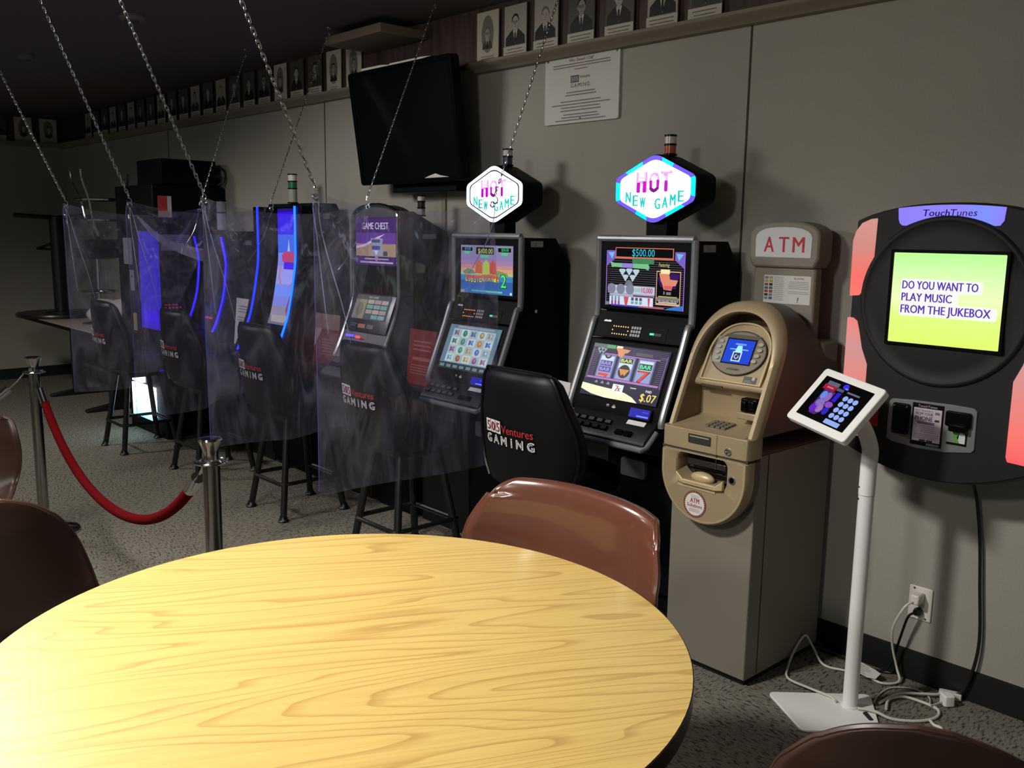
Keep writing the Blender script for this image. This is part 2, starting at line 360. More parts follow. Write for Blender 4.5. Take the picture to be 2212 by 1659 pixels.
# ================================================================== portraits along the ledge
G = lambda k: ink((k, int(k*0.96), int(k*0.9)))
def portrait(loc, u, label, style, rng, wdt=0.155, plate=True, small=False):
    """card standing on the ledge; style: 'oval' pale card with an oval vignette, 'pale' or 'dark' backdrop"""
    t = thing('portrait_photo', loc, label, 'photograph', 'portrait photographs along the wall ledge')
    H = 0.232 if style == 'oval' else 0.175
    z0 = 0.0 if style == 'oval' else 0.052
    O = Vector(loc); v = Vector((0,0,1)); n = Vector(u).cross(v)
    mb = MB(); mb.T = frame(O, u, v); W = wdt
    mb.prism([(-W/2,0),(W/2,0),(W/2,0.232),(-W/2,0.232)], 0.0, 0.006, CARD if style == 'oval' else G(70)); mb.build('backing_card', t)
    mb = MB(); mb.T = frame(O+n*0.0065, u, v)
    if style == 'oval':
        cx, cy, s = 0, 0.128, 0.8; mb.poly(ell(0.088, 0.17, 28, cx, cy), G(120))
    else:
        bgk = 168 if style == 'pale' else 84
        mb.rect(-W/2+0.003, z0, W/2-0.003, 0.229, G(bgk)); cx, cy, s = 0, 0.15, 1.0
    dx = rng.uniform(-0.006, 0.006); suit = G(rng.choice([22, 30, 44, 60])); hair = G(rng.choice([20, 30, 50, 105])); skin = G(rng.choice([150, 165, 140, 176]))
    cx += dx; sw = 0.066*s if style != 'oval' else 0.036; b0 = z0+0.001 if style != 'oval' else 0.06
    sh = cy-0.045*s
    mb.poly([(cx-sw, b0),(cx+sw, b0),(cx+sw*0.97, sh-0.016),(cx+sw*0.6, sh+0.004),(cx+0.018*s, sh+0.018*s),(cx-0.018*s, sh+0.018*s),(cx-sw*0.6, sh+0.004),(cx-sw*0.97, sh-0.016)], suit, 0.0004)
    mb.poly([(cx-0.016*s, sh+0.016*s),(cx, sh-0.048*s),(cx+0.016*s, sh+0.016*s)], G(205), 0.0008)
    mb.poly([(cx-0.005, sh+0.004),(cx+0.005, sh+0.004),(cx+0.006, sh-0.03*s),(cx, sh-0.044*s),(cx-0.006, sh-0.03*s)], G(26), 0.0012)
    mb.poly(ell(0.024*s, 0.034*s, 14, cx, sh+0.022*s), skin, 0.0010)
    mb.poly(ell(0.05*s, 0.066*s, 22, cx, cy+0.008*s), hair, 0.0012)
    mb.poly(ell(0.043*s, 0.058*s, 22, cx+0.001, cy+0.001*s), skin, 0.0016)
    if not small:
        for q in (-1, 1):
            mb.rect(cx+q*0.0095*s-0.005*s, cy+0.0085*s, cx+q*0.0095*s+0.005*s, cy+0.0105*s, hair, 0.002)
            mb.poly(ell(0.0075*s, 0.004*s, 10, cx+q*0.0095*s, cy+0.004*s), G(40), 0.002)
            mb.poly(ell(0.006*s, 0.014*s, 10, cx+q*0.0225*s, cy), skin, 0.0014)
        mb.poly([(cx-0.003*s, cy-0.009*s),(cx+0.005*s, cy-0.009*s),(cx+0.001*s, cy+0.004*s)], G(118), 0.002)
        mb.rect(cx-0.008*s, cy-0.0175*s, cx+0.008*s, cy-0.0155*s, G(95), 0.002)
        if rng.random() < 0.35:
            for q in (-1, 1): mb.ring(ell(0.016*s,0.013*s,14,cx+q*0.0095*s,cy+0.004*s), ell(0.0135*s,0.0105*s,14,cx+q*0.0095*s,cy+0.004*s), 0.002, 0.0024, G(18))
    flat(mb, 'photo_print', t)
    mb = MB(); mb.T = frame(O+n*0.007, u, v)
    if style == 'oval': mb.lines(-0.05, 0.05, 0.028, 2, 0.01, 0.003, G(110), center=True)
    else:
        mb.prism([(-W/2,0.002),(W/2,0.002),(W/2,z0-0.002),(-W/2,z0-0.002)], -0.0002, 0.002, CARD)
        mb.lines(-W*0.4, W*0.4, z0-0.014, 2, 0.014, 0.004, G(105), 0.0025, center=True)
    flat(mb, 'name_plate', t)
    return t
rng = random.Random(11)
PY = WY-0.034
right = [(-3.478,'oval','pale card portrait with an oval vignette photo, nearest the right side of the wall television'),
 (-3.282,'pale','portrait of a suited man on a pale backdrop, second right of the television'),
 (-3.08,'pale','portrait of a suited man crossed by a thin chain, third right of the wall television'),
 (-2.865,'dark','portrait on a dark backdrop, directly above the left half of the notice board'),
 (-2.648,'dark','portrait on a dark backdrop, directly above the right edge of the notice board'),
 (-2.425,'pale','portrait cut by the top of the picture, just right of the notice board'),
 (-2.22,'dark','only the name plate of this portrait shows, topmost right on the ledge')]
for x, st, lb in right: portrait((x, PY, 2.3025), (1,0,0), lb, st, rng)
left = ['oval','oval','dark','dark','oval','dark','dark','dark','pale','dark','pale','dark','dark','pale','dark','dark','pale','dark','pale','dark','dark','pale']
lx = -4.645
desc = {'oval':'pale card portrait with a vignette photo', 'dark':'dark-toned portrait photo with a pale name plate', 'pale':'grey-toned portrait photo with a pale name plate'}
for k, st in enumerate(left):
    portrait((lx, PY, 2.3025), (1,0,0), '%s, %s to the left of the wall television' % (desc[st], ORD[k] if k < 20 else ('twenty-first','twenty-second')[k-20]), st, rng, small=k > 6)
    lx -= 0.213
for y, st, lb in ((2.66,'oval','pale portrait card on the far left wall, further from the corner of the two visible'), (2.885,'oval','pale portrait card on the far left wall, nearer the corner of the two visible'), (2.43,'dark','dim portrait at the left picture edge on the far wall, only its plate clear')):
    portrait((LX+0.034, y, 2.3025), (0,1,0), lb, st, rng, small=True)

# ================================================================== television, plank, notice
t = thing('wall_television', (-3.92, 2.8, 1.75), 'large black flat television tilted forward high on the wall', 'television')
mb = MB(); a = Vector((0, 0.078, -0.56)).normalized()
F = frame((-3.92, 2.81, 2.03), (1,0,0), -a)
mb.T = F; mb.prism(rr(0.87, 0.58, 0.02), -0.05, 0.0, BLK); mb.prism(rr(0.6,0.4,0.03), -0.10, -0.05, BLK)
mb.build('housing', t, 0.004)
mb = MB(); mb.T = F; mb.ring(rr(0.87,0.58,0.02), rr(0.82,0.53,0.004), 0.0, 0.006, BLKG); mb.build('bezel', t, 0.0015)
mb = MB(); mb.T = F; mb.rect(-0.41,-0.265,0.41,0.265, mat('dead_screen',(6,6,8),0.18), 0.001); flat(mb, 'screen', t)
mb = MB(); mb.T = F; mb.prism([(-0.30,0.291),(0.22,0.291),(0.30,0.295),(0.22,0.300),(-0.04,0.300),(-0.05,0.295),(-0.12,0.302),(-0.30,0.303)], -0.045, 0.007, WPLAS); o = mb.build('top_glint', t, 0.0015); o['label'] = 'painted reflection along the top edge'  # pale strip imitates light reflected off the top bezel
mb = MB(); mb.T = F; mb.poly([(0.14,-0.268),(0.34,-0.268),(0.27,-0.258),(0.235,-0.248),(0.19,-0.256)], WPLAS, 0.0065); o = flat(mb, 'pale_mark', t); o['label'] = 'pale lower mark'  # pale shape drawn on the lower bezel
mb = MB(); mb.box(-4.14,-3.60,2.90,2.99,1.70,1.748,BLK); mb.box(-4.0,-3.84,2.88,WY-0.001,1.75,2.2,BLK); mb.box(-4.0,-3.84,2.86,2.90,1.78,2.1,BLK)
mb.build('wall_bracket', t, 0.004)
mb = MB(); mb.box(-4.50,-3.98,2.72,WY-0.023,2.475,2.52,mat('pale_wood_plank',(120,104,88),0.7))
tag(mb.build('wooden_plank', None, 0.004), 'short pale wooden plank fixed above the wall television', 'shelf')

t = thing('notice_board', (-2.885, WY-0.012, 1.985), 'white printed notice screwed to the wall between the two lit game signs', 'sign')
F = frame((-2.885, WY-0.001, 2.128), (1,0,0), (0,0,1))
mb = MB(); mb.T = F; mb.prism(rr(0.445,0.292,0.012), 0, 0.011, mat('notice_panel',(196,196,190),0.6)); mb.build('panel', t, 0.001)
for x, y in ((-0.205,0.13),(0.205,0.13),(0.0,-0.128)):
    mb = MB(); mb.T = F; mb.prism(ell(0.009,0.009,12,x,y), 0.011, 0.0135, BLKM); mb.build('screw', t)
mb = MB(); mb.T = frame((-2.885, WY-0.0125, 2.128), (1,0,0), (0,0,1)); PK = ink((150,84,84)); GY = ink((110,110,108)); DK = ink((70,70,72))
mb.text('Who Should I Call?', 0, 0.115, 0.013, PK, shear=0.25)
mb.lines(-0.18,0.18,0.108,2,0.011,0.0045,GY,center=True,jit=0.1); mb.lines(-0.05,0.05,0.084,1,0.011,0.004,PK,center=True)
mb.rect(-0.062,0.026,-0.012,0.056,DK); mb.text('505',-0.037,0.032,0.018,ink((196,196,190)),0.001,w=0.04); mb.text('Ventures',-0.008,0.041,0.013,ink((128,64,64)),align='l',w=0.062)
mb.text('GAMING',-0.004,0.005,0.017,ink((96,66,66)),w=0.112,space=1.3)
mb.lines(-0.10,0.10,-0.012,2,0.012,0.005,GY,center=True,jit=0.15)
mb.lines(-0.18,0.18,-0.05,4,0.013,0.005,GY,center=True,jit=0.5); mb.lines(-0.17,0.17,-0.106,3,0.012,0.005,GY,center=True,jit=0.4)
flat(mb, 'printed_text', t)

# ceiling fittings
def dome(x, y, r, h, label):
    t = thing('smoke_detector', (x, y, CZ), label, 'detector')
    mb = MB(); mb.lathe([(r,0.0),(r,-h*0.35),(r*0.8,-h*0.75)], mat('dusty_white_plastic',(104,100,98),0.6), c=(x,y,CZ)); mb.build('base', t, 0.001)
    mb = MB(); mb.lathe([(r*0.62,-h*0.7),(r*0.5,-h),(r*0.1,-h*1.05)], mat('grey_sensor',(66,64,64),0.5), c=(x,y,CZ)); mb.build('sensor_cap', t, 0.001)
dome(-4.93, 1.86, 0.065, 0.035, 'round smoke detector on the dark ceiling behind the third near chain')
dome(-6.5, 1.78, 0.05, 0.045, 'small pale detector on the dark ceiling at the upper left')

# ================================================================== chains and clear dividers
def chain_geo(mb, A, B, pitch, r, Wd):
    A = Vector(A); B = Vector(B); d = B-A; n = max(2, int(d.length/pitch)); t = d.normalized(); a = t.orthogonal().normalized(); b = t.cross(a)
    for k in range(n):
        c = A+d*((k+0.5)/n); s = a if k % 2 else b; L = d.length/n*0.78
        pts = []
        for q in range(10):
            ang = 2*PI*q/10; pts.append(c+t*(L*math.cos(ang))+s*(Wd/2*math.sin(ang)))
        mb.tube(pts, r, CHROMEC, 4, True)
CHROMEC = mat('chain_steel', (205, 205, 205), 0.25, 1.0)
def chain(A, B, label, big=True):
    t = thing('hanging_chain', B, label, 'chain', 'chains holding up the clear dividers')
    mb = MB(); chain_geo(mb, A, B, *((0.019,0.0021,0.0115) if big else (0.016,0.0013,0.0075))); mb.build('links', t)['kind'] = 'stuff'
    A = Vector(A); mb = MB(); pts = [A+Vector((0,0.0,0.012))]+[A+Vector((0, 0.012*math.sin(q), -0.008-0.012+0.014*math.cos(q))) for q in [k*0.55-0.2 for k in range(9)]]
    mb.tube(pts, 0.0022, CHROMEC, 6); mb.build('hook', t)
    B = Vector(B); mb = MB(); mb.lathe([(0.014,0.0),(0.014,-0.004),(0.005,-0.006)], CHROMEC, 12, c=(B.x,B.y,CZ)); mb.tube([B+Vector((0.008*math.cos(q),0,-0.012+0.008*math.sin(q))) for q in [k*2*PI/10 for k in range(10)]], 0.002, CHROMEC, 6, True); mb.build('ceiling_eye', t)
def divider(X, yn, yf, zt, zb, label, sd, push=0.0, creases=(), fold=None):
    rg = random.Random(sd); t = thing('clear_divider', (X, (yn+yf)/2, zb), label, 'divider', 'clear vinyl dividers between the slot machines')
    ph = [rg.uniform(0, 6) for _ in range(6)]
    def fn(u, v):
        y = yn+(yf-yn)*u; sag = 0.055*(1-(2*u-1)**2)*(1.0+0.2*math.sin(ph[0]))
        top = zt-sag; z = top+(zb+0.012*math.sin(u*5+ph[1])-top)*(1-v)
        dx = 0.0
        for cy_, q in ((yn, ph[2]), (yf, ph[3])):
            dy = abs(y-cy_)+0.002; dz = zt-z+0.002; dist = math.hypot(dy, dz); ang = math.atan2(dy, dz)
            dx += 0.020*math.sin(ang*11+q)*math.exp(-dist/0.33)*min(1, dist/0.06)
        dx += 0.012*math.sin(y*7+ph[4]+z*2.2)*(zt-z) + 0.008*math.sin(z*6+ph[5])*u
        if push: dx -= push*min(1, max(0, (y-1.95)/0.2))*min(1, max(0, (1.36-z)/0.32))
        return Vector((X+dx, y, z))
    mb = MB(); mb.grid(fn, 34, 44, SHEET); s_recalc[0] = False; mb.build('vinyl_sheet', t, angle=180); s_recalc[0] = True
    for y, q in ((yn+0.012, 0.02), (yf-0.012, 0.98)):
        p = fn(q, 0.985); mb = MB(); mb.tube([p+Vector((0, 0.0095*math.cos(k), 0.0095*math.sin(k))) for k in [j*2*PI/14 for j in range(14)]], 0.003, CHROMEC, 6, True); mb.build('grommet', t)
    mb = MB(); mb.tube([fn(0.0, 0.02+0.96*k/24) for k in range(25)], 0.0011, EDGELIT, 5); mb.build('lit_cut_edge', t)  # violet colour imitates light caught in the sheet's edge
    if fold:
        L2 = len(fold[0]); mb = MB(); a, b = [catmull([(X+0.012+0.01*q, y, z) for q, (y, z) in enumerate(f)], 8) for f in fold]
        mb.add(list(a)+list(b), [(k, k+1, len(a)+k+1, len(a)+k) for k in range(len(a)-1)], FOLDGLINT); s_recalc[0] = False; mb.build('fold_reflection', t, angle=180); s_recalc[0] = True  # milky ribbon imitates blue light reflected in a curved fold
    for cr_ in creases:
        pts = [fn(p.x, p.y)+Vector((0.002,0,0)) for p in catmull([(a, b, 0) for a, b in cr_], 8)]; n = len(pts)
        mb = MB(); mb.tube(pts, 0.004, CREASE, 6, radii=[0.0006+0.0013*math.sin(PI*(0.15+0.8*k/(n-1))) for k in range(n)]); mb.build('crease', t)
SHEETE = mat('vinyl_edge', (120, 120, 150), 0.25)
CREASE = make_sheet('creased_vinyl', 0.55, 0.25); FOLDGLINT = make_sheet('fold_reflection_vinyl', 0.42, 0.22); EDGELIT = mat('vinyl_lit_edge', (84, 74, 150), 0.3)
divs = [(-2.68, 1.56, 2.362, 'nearest clear vinyl divider, hanging in front of the beach-themed slot machine'),
        (-3.56, 1.575, 2.364, 'second clear vinyl divider from the right, left of the beach-themed slot machine'),
        (-4.45, 1.61, 2.362, 'third clear vinyl divider, right of the slot machine with two bright blue edge lights'),
        (-5.35, 1.60, 2.374, 'furthest clear vinyl divider at the left, reaching over the grey folding table')]
for k, (X, a, b_, lb) in enumerate(divs):
    divider(X, a, b_, 1.625, 0.595, lb, 31+k, (0.0,0.12,0.24,0.38)[k], [((0.01,0.97),(0.03,0.80),(0.06,0.55)), ((0.02,0.97),(0.06,0.84),(0.13,0.66),(0.17,0.52)), ((0.98,0.97),(0.92,0.86),(0.80,0.74))],
            [(((1.651,1.545),(1.73,1.445),(1.83,1.385),(1.957,1.335)),((1.651,1.560),(1.745,1.472),(1.84,1.425),(1.957,1.400)))][0] if k == 2 else None)
near = ['nearest chain rising to the ceiling, holding the room-side corner of the nearest divider', 'chain at upper left of centre holding the room-side corner of the second divider',
        'bright chain holding the room-side corner of the third divider', 'leftmost chain, holding the room-side corner of the furthest divider']
far = ['thin chain crossing the notice wall, hooked in front of the white-rimmed game sign', 'chain crossing the television screen, holding the wall-side corner of the second divider',
       'faint chain beside the small green-banded lamp, holding the wall-side corner of the third divider', 'faint chain in front of the stacked black boxes, holding the furthest divider']
nd = [(-0.43,1.0),(-0.41,1.0),(-0.395,1.0),(-0.42,1.0)]
for k, (X, a, b_, lb) in enumerate(divs):
    e = [0.235, 0.278, 0.331, 0.26][k]; zr = [0.544, 0.677, 0.836, 0.616][k]; dy = -e*(CZ-1.64)/zr
    chain((X, a+0.012, 1.642), (X, a+0.012+dy, CZ-0.022), near[k])
    e = [0.267, 0.389, 0.387, 0.21][k]; zr = [0.663, 0.931, 0.98, 0.60][k]; dy = e*(CZ-1.64)/zr
    chain((X, b_-0.012, 1.642), (X, b_-0.012+min(dy,0.55), CZ-0.022), far[k], False)
# ================================================================== slot stools
def L(loc):
    q = MB(); q.T = Matrix.Translation(Vector(loc)); return q
def se(a, p): return math.copysign(abs(a)**p, a)
def make_stool(loc, label):
    t = thing('slot_stool', loc, label, 'stool', 'black slot stools in front of the machines')
    def loops(levels, wrap, n=44):
        out = []
        for (z, wx, ty, yo) in levels:
            l = []
            for k in range(n):
                a = 2*PI*k/n; x = wx*se(math.cos(a), 0.55); y = ty*se(math.sin(a), 0.7)
                l.append((x, yo+y+wrap*(x*x)/0.2*0.5, z))
            out.append(l)
        return out
    mb = L(loc)
    lv = [(0.575,0.15,0.02,-0.19),(0.59,0.20,0.042,-0.19),(0.64,0.238,0.046,-0.194),(0.70,0.256,0.046,-0.199),(0.76,0.258,0.046,-0.205),(0.82,0.247,0.046,-0.211),(0.88,0.226,0.045,-0.218),(0.94,0.204,0.043,-0.224),(0.982,0.188,0.038,-0.228),(1.006,0.168,0.026,-0.231),(1.016,0.140,0.012,-0.232)]
    mb.loft(loops(lv, 0.42), VINYL, (True, True)); back = mb.build('backrest', t, angle=80)
    mb = L(loc); pts = []
    for s in (-1, 1):
        pl = [(s*wx*0.985, yo-ty*0.72+0.42*0.5*wx*wx/0.2, z) for (z, wx, ty, yo) in lv[1:]]; pts.append(pl)
    path = pts[0]+pts[1][::-1]; mb.tube(catmull(path, 4), 0.006, VINYL, 6); mb.build('piping', back)
    # logo, sits just off the curved back
    mb = MB(); yb = -0.207-0.0475
    mb.T = Matrix.Translation(Vector(loc)) @ frame((-0.140, yb-0.001, 0.742), (1,0,0), (0,-0.10,1))
    WHT = mat('logo_white', (205,205,205), 0.6); LR = mat('logo_red', (176, 34, 34), 0.6); KB = mat('logo_black', (20,20,20), 0.6)
    mb.rect(0.0, 0.040, 0.092, 0.088, WHT, 0.0006)
    mb.rect(0.0295,0.040,0.0315,0.088,KB,0.0008); mb.rect(0.0605,0.040,0.0625,0.088,KB,0.0008)
    for k, ch in enumerate('505'):
        mb.text(ch, 0.0155+0.031*k, 0.047, 0.034, KB, 0.0009, bold=0.03); mb.text(ch, 0.0155+0.031*k, 0.0485, 0.031, LR, 0.0012)
    mb.text('Ventures', 0.097, 0.046, 0.030, LR, 0.0008, 'l', w=0.155, bold=0.012)
    xs = [0.016,0.062,0.108,0.150,0.190,0.240]
    for x, ch in zip(xs, 'GAMING'):
        mb.text(ch, x, 0.0, 0.034, WHT, 0.0008, bold=0.03); mb.text(ch, x, 0.004, 0.026, KB, 0.0012); mb.text(ch, x, 0.0065, 0.020, WHT, 0.0016)
    # bend the logo to follow the back
    inv = Matrix.Translation(-Vector(loc))
    mb.v = [Vector((p.x, p.y+0.42*(p.x-loc[0])**2/0.2*0.45, p.z)) for p in mb.v]
    o = flat(mb, 'logo_print', back); o['label'] = 'white and red printed logo'
    mb = L(loc)
    sv = [(0.545,0.17,0.17,0.0),(0.56,0.195,0.195,0.0),(0.60,0.205,0.205,0.0),(0.63,0.198,0.198,0.0),(0.645,0.17,0.17,0.0),(0.65,0.10,0.10,0.0)]
    mb.loft(loops(sv, 0.0), VINYL, (True, True)); mb.build('seat', t, angle=80)
    mb = L(loc); mb.box(-0.11,0.11,-0.11,0.11,0.50,0.546,BLKM); mb.build('swivel_plate', t, 0.006)
    def lp(z): f = 1-z/0.52; return 0.105+0.075*f
    for sx in (-1, 1):
        for sy in (-1, 1):
            mb = L(loc); mb.tube([(sx*lp(z), sy*lp(z)*1.02, z) for z in (0.006, 0.25, 0.52)], 0.0175, BLKM, 10); leg = mb.build('leg', t)
            mb = L(loc); mb.lathe([(0.029,0.0),(0.03,0.006),(0.022,0.014),(0.018,0.03)], BLKM, 14, c=(sx*lp(0.005), sy*lp(0.005)*1.02, 0)); mb.build('foot', leg)
    mb = L(loc); r = lp(0.19)+0.01
    mb.tube([(x, y, 0.19) for x, y in rr(2*r, 2*r*1.06, 0.04, 4, 0, -0.006)], 0.011, BLKM, 8, True); mb.build('footrest_ring', t)
    mb = L(loc); mb.box(-r+0.01, r-0.01, r-0.02, r+0.03, 0.182, 0.190, BLKM); mb.build('footrest_plate', t, 0.003)
    return t
SY = 2.415
st = make_stool((-2.37, SY, 0), 'nearest black slot stool, in front of the bar-and-seven machine, its large logo facing us')
for x, lb in ((-3.36, 'black slot stool behind the nearest clear divider, before the beach-themed slot machine'),
              (-4.37, 'black slot stool in front of the arched silver slot machine'),
              (-5.42, 'black slot stool in front of the machine with bright cyan-blue edge lights'),
              (-6.34, 'furthest black slot stool, in front of the glowing white belly panel at the left')):
    c = copy_tree(st); c.location = (x, SY if x > -6 else 2.31, 0); c['label'] = lb

# ================================================================== slot machines
def strip_path(prof, x): return [(x, y, z) for y, z in prof]
PROF = [(0.0,1.482),(0.0,1.20),(-0.022,1.165),(-0.062,1.06),(-0.143,0.862),(-0.150,0.82)]
def candle(t, x, y, z, cols, r=0.021, name='tower_light'):
    h = 0.018; mb = MB(); zz = z
    mb.lathe([(r*1.25,0),(r*1.25,0.006),(r,0.008)], BLKG, 18, c=(x,y,zz)); p = mb.build(name, t); zz += 0.008
    for colr, hh in cols:
        mb = MB(); mb.lathe([(r,0),(r,hh)], mat('candle_%d_%d_%d' % colr, colr, 0.2), 18, c=(x,y,zz)); mb.build('lens', p); zz += hh
        mb = MB(); mb.lathe([(r*1.1,0),(r*1.1,0.007)], BLKG, 18, c=(x,y,zz)); mb.build('cap_ring', p); zz += 0.007
def hexpts(w, ht, hs, r=0.02, n=4):
    P = [(w/2,-hs/2),(w/2,hs/2),(0,ht/2),(-w/2,hs/2),(-w/2,-hs/2),(0,-ht/2)]; out = []
    for i in range(6):
        a, b, c = Vector(P[i-1]), Vector(P[i]), Vector(P[(i+1)%6]); u = (a-b).normalized(); v = (c-b).normalized(); rr_ = r*(2.0 if i in (2,5) else 1.0)
        p0 = b+u*rr_; p1 = b+v*rr_
        for k in range(n+1):
            q = k/n; out.append(tuple(p0*(1-q)**2+b*2*q*(1-q)+p1*q*q))
    return out
def video_slot(cx, label, whiterim, draw_top, draw_low, badge):
    loc = (cx, 2.70, 0); t = thing('slot_machine', loc, label, 'slot machine', 'video slot machines along the wall'); W = 0.222
    mb = L(loc); mb.prism([(0.10,0.02),(0.31,0.02),(0.31,1.36),(0.225,1.478),(0.03,1.478),(0.03,0.78),(0.06,0.70)], -0.212, 0.212, BLK, 'x')
    cab = mb.build('cabinet', t, 0.004)
    mb = L(loc); mb.box(-0.215,0.215,0.08,0.30,0.0,0.02,BLKM); mb.build('plinth', t)
    mb = L(loc); mb.prism([(0.03,1.478),(0.0,1.478),(0.0,1.212),(0.03,1.205)], -W, W, BLK, 'x'); mb.build('upper_door', t, 0.004)
    mb = L(loc); mb.prism([(0.03,1.20),(0.001,1.205),(-0.018,1.165),(-0.042,1.105),(0.03,1.10)], -W, W, BLK, 'x'); mb.build('control_strip', t, 0.003)
    mb = L(loc); mb.prism([(0.03,1.095),(-0.044,1.10),(-0.140,0.865),(-0.145,0.83),(0.05,0.78)], -W, W, BLK, 'x'); low = mb.build('lower_door', t, 0.004)
    for s in (-1, 1):
        mb = L(loc); mb.tube(catmull([(s*(W+0.006), y, z) for y, z in PROF], 6), 0.0135, SATIN, 10); mb.build('side_trim', t)
    mb = L(loc); mb.tube([(-W-0.006,-0.002,1.484),(W+0.006,-0.002,1.484)], 0.0135, SATIN, 10); mb.build('top_trim', t)
    # screens
    mb = MB(); mb.T = Matrix.Translation(Vector(loc)) @ frame((0,-0.0012,1.3345), (1,0,0), (0,0,1)); draw_top(mb); flat(mb, 'upper_screen', t)
    e = Vector((0,-0.144+0.046,0.865-1.098)).normalized()
    FL = Matrix.Translation(Vector(loc)) @ frame((0.0,-0.0945,0.9855), (1,0,0), -e)
    mb = MB(); mb.T = FL @ Matrix.Translation((0,0,0.0025)); draw_low(mb); flat(mb, 'lower_screen', t)
    # player strip: dot display, keypad, card slot
    FS = Matrix.Translation(Vector(loc)) @ frame((0,-0.030,1.135), (1,0,0), (0,0.36,0.93))
    mb = MB(); mb.T = FS @ Matrix.Translation((0,0,0.0015)); mb.prism([(-0.20,-0.026),(0.14,-0.026),(0.14,0.026),(-0.20,0.026)], -0.004, 0.0, BLK); pn = mb.build('player_panel', t, 0.001)
    mb = MB(); mb.T = FS @ Matrix.Translation((0,0,0.002)); LED = em((255,190,110),2.0) if whiterim == 0 else em((255,150,60),1.8)
    for k in range(7):
        for y in (-0.014, 0.016): mb.prism(ell(0.0048,0.0048,8,-0.118+k*0.0118,y), 0, 0.001, LED)
    for x in (-0.121, -0.044): mb.prism(ell(0.0048,0.0048,8,x,0.001), 0, 0.001, LED)
    mb.build('dot_display', pn)
    mb = MB(); mb.T = FS @ Matrix.Translation((0,0,0.0015))
    for i in range(4):
        for j in range(3): mb.prism(rr(0.0095,0.0105,0.002,2,-0.024+i*0.0125,-0.013+j*0.0145), 0, 0.003, mat('keypad_key',(150,150,152),0.4))
    mb.build('keypad', pn)
    mb = MB(); mb.T = FS @ Matrix.Translation((0,0,0.0015)); mb.rect(0.062,-0.006,0.115,0.004,mat('card_slot_grey',(92,92,94),0.4)); mb.rect(0.062,-0.004,0.082,0.004,em((70,230,180),1.2),0.0006); flat(mb, 'card_slot', pn)
    mb = MB(); mb.T = FS @ Matrix.Translation((0,0,0.0015)); mb.poly([(-0.172,0.030),(-0.135,0.030),(-0.136,0.036),(-0.146,0.0385),(-0.153,0.036),(-0.162,0.0385),(-0.171,0.036)], mat('badge_silver',(210,210,210),0.3), 0.004); flat(mb, 'pale_mark', pn)
    # button deck
    mb = L(loc); mb.prism([(-0.125,0.845),(-0.145,0.835),(-0.216,0.772),(-0.222,0.758),(-0.205,0.735),(-0.10,0.700),(0.05,0.72),(0.05,0.80)], -0.205, 0.205, BLKM, 'x'); dk = mb.build('button_deck', t, 0.005)
    mb = L(loc); mb.tube([(-0.205,-0.15,0.80),(-0.205,-0.205,0.752),(-0.198,-0.219,0.745),(0.198,-0.219,0.745),(0.205,-0.205,0.752),(0.205,-0.15,0.80)], 0.0115, SATIN, 10); mb.build('edge_trim', dk)
    FD = Matrix.Translation(Vector(loc)) @ frame((0,-0.1805,0.8035), (1,0,0), (0,0.072,0.063))
    for r_ in range(2):
        for k in range(5):
            mb = MB(); mb.T = FD; x = -0.168+k*0.041+r_*0.004; y = -0.022+r_*0.030
            mb.prism(rr(0.032,0.021,0.003,3,x,y), -0.002, 0.006, BLKG); mb.prism(rr(0.026,0.014,0.003,3,x,y), 0.006, 0.0075, mat('button_cap',(70,70,72),0.15)); mb.build('button', dk)
    for k in range(2):
        mb = MB(); mb.T = FD; x = 0.075+k*0.042; mb.prism(rr(0.034,0.022,0.003,3,x,-0.026), -0.002, 0.007, BLKG); mb.build('button', dk)
    mb = MB(); mb.T = FD @ Matrix.Translation((0,0,0.0015)); mb.prism(rr(0.085,0.020,0.002,3,0.12,0.028), 0, 0.0008, PAPER); o = mb.build('instruction_label', dk); o['label'] = 'white label'
    # bill acceptor glow, coin badges
    FB = Matrix.Translation(Vector(loc)) @ frame((0,-0.1415,0.852), (1,0,0), -e)
    mb = MB(); mb.T = FB @ Matrix.Translation((0.128,0.002,0.003)); mb.prism(rr(0.105,0.042,0.004), 0.0, 0.012, BLK); ba = mb.build('bill_acceptor', t, 0.002)
    mb = MB(); mb.T = FB @ Matrix.Translation((0.128,0.002,0.0155)); mb.rect(-0.046,-0.017,0.046,0.017,em((30,20,190),0.8)); mb.rect(-0.010,-0.013,0.044,-0.008,em((90,110,255),2.0),0.0005); mb.rect(0.012,0.004,0.04,0.008,em((60,60,240),1.2),0.0005); flat(mb, 'bill_slot_light', ba)
    mb = MB(); mb.T = FB @ Matrix.Translation((-0.02,0.014,0.0030)); mb.poly(rr(0.018,0.017,0.005,3,0.012,0), ink((186,186,186)), 0.0005); mb.poly(rr(0.016,0.015,0.004,3,-0.018,0), ink((60,44,44)), 0.0005); mb.rect(-0.024,-0.002,-0.012,0.003,ink((170,150,150)),0.0009); mb.rect(0.007,-0.002,0.017,0.004,ink((120,120,120)),0.0009); flat(mb, 'coin_badges', t)
    mb = L(loc); mb.prism(rr(0.122,0.072,0.010,4,-0.062,0.585), 0.045, 0.062, GREYL, 'y'); mb.build('belly_plate', t, 0.001)
    mb = L(loc); mb.prism([(0.062,0.10),(0.062,0.72),(0.10,0.72),(0.10,0.10)], -0.19, 0.19, BLK, 'x'); mb.build('belly_door', t, 0.004)
    mb = L(loc); mb.lathe([(0.012,0),(0.012,0.012)], CHROME, 14, c=(0.06,0.058,0.40)); mb.build('lock', t)
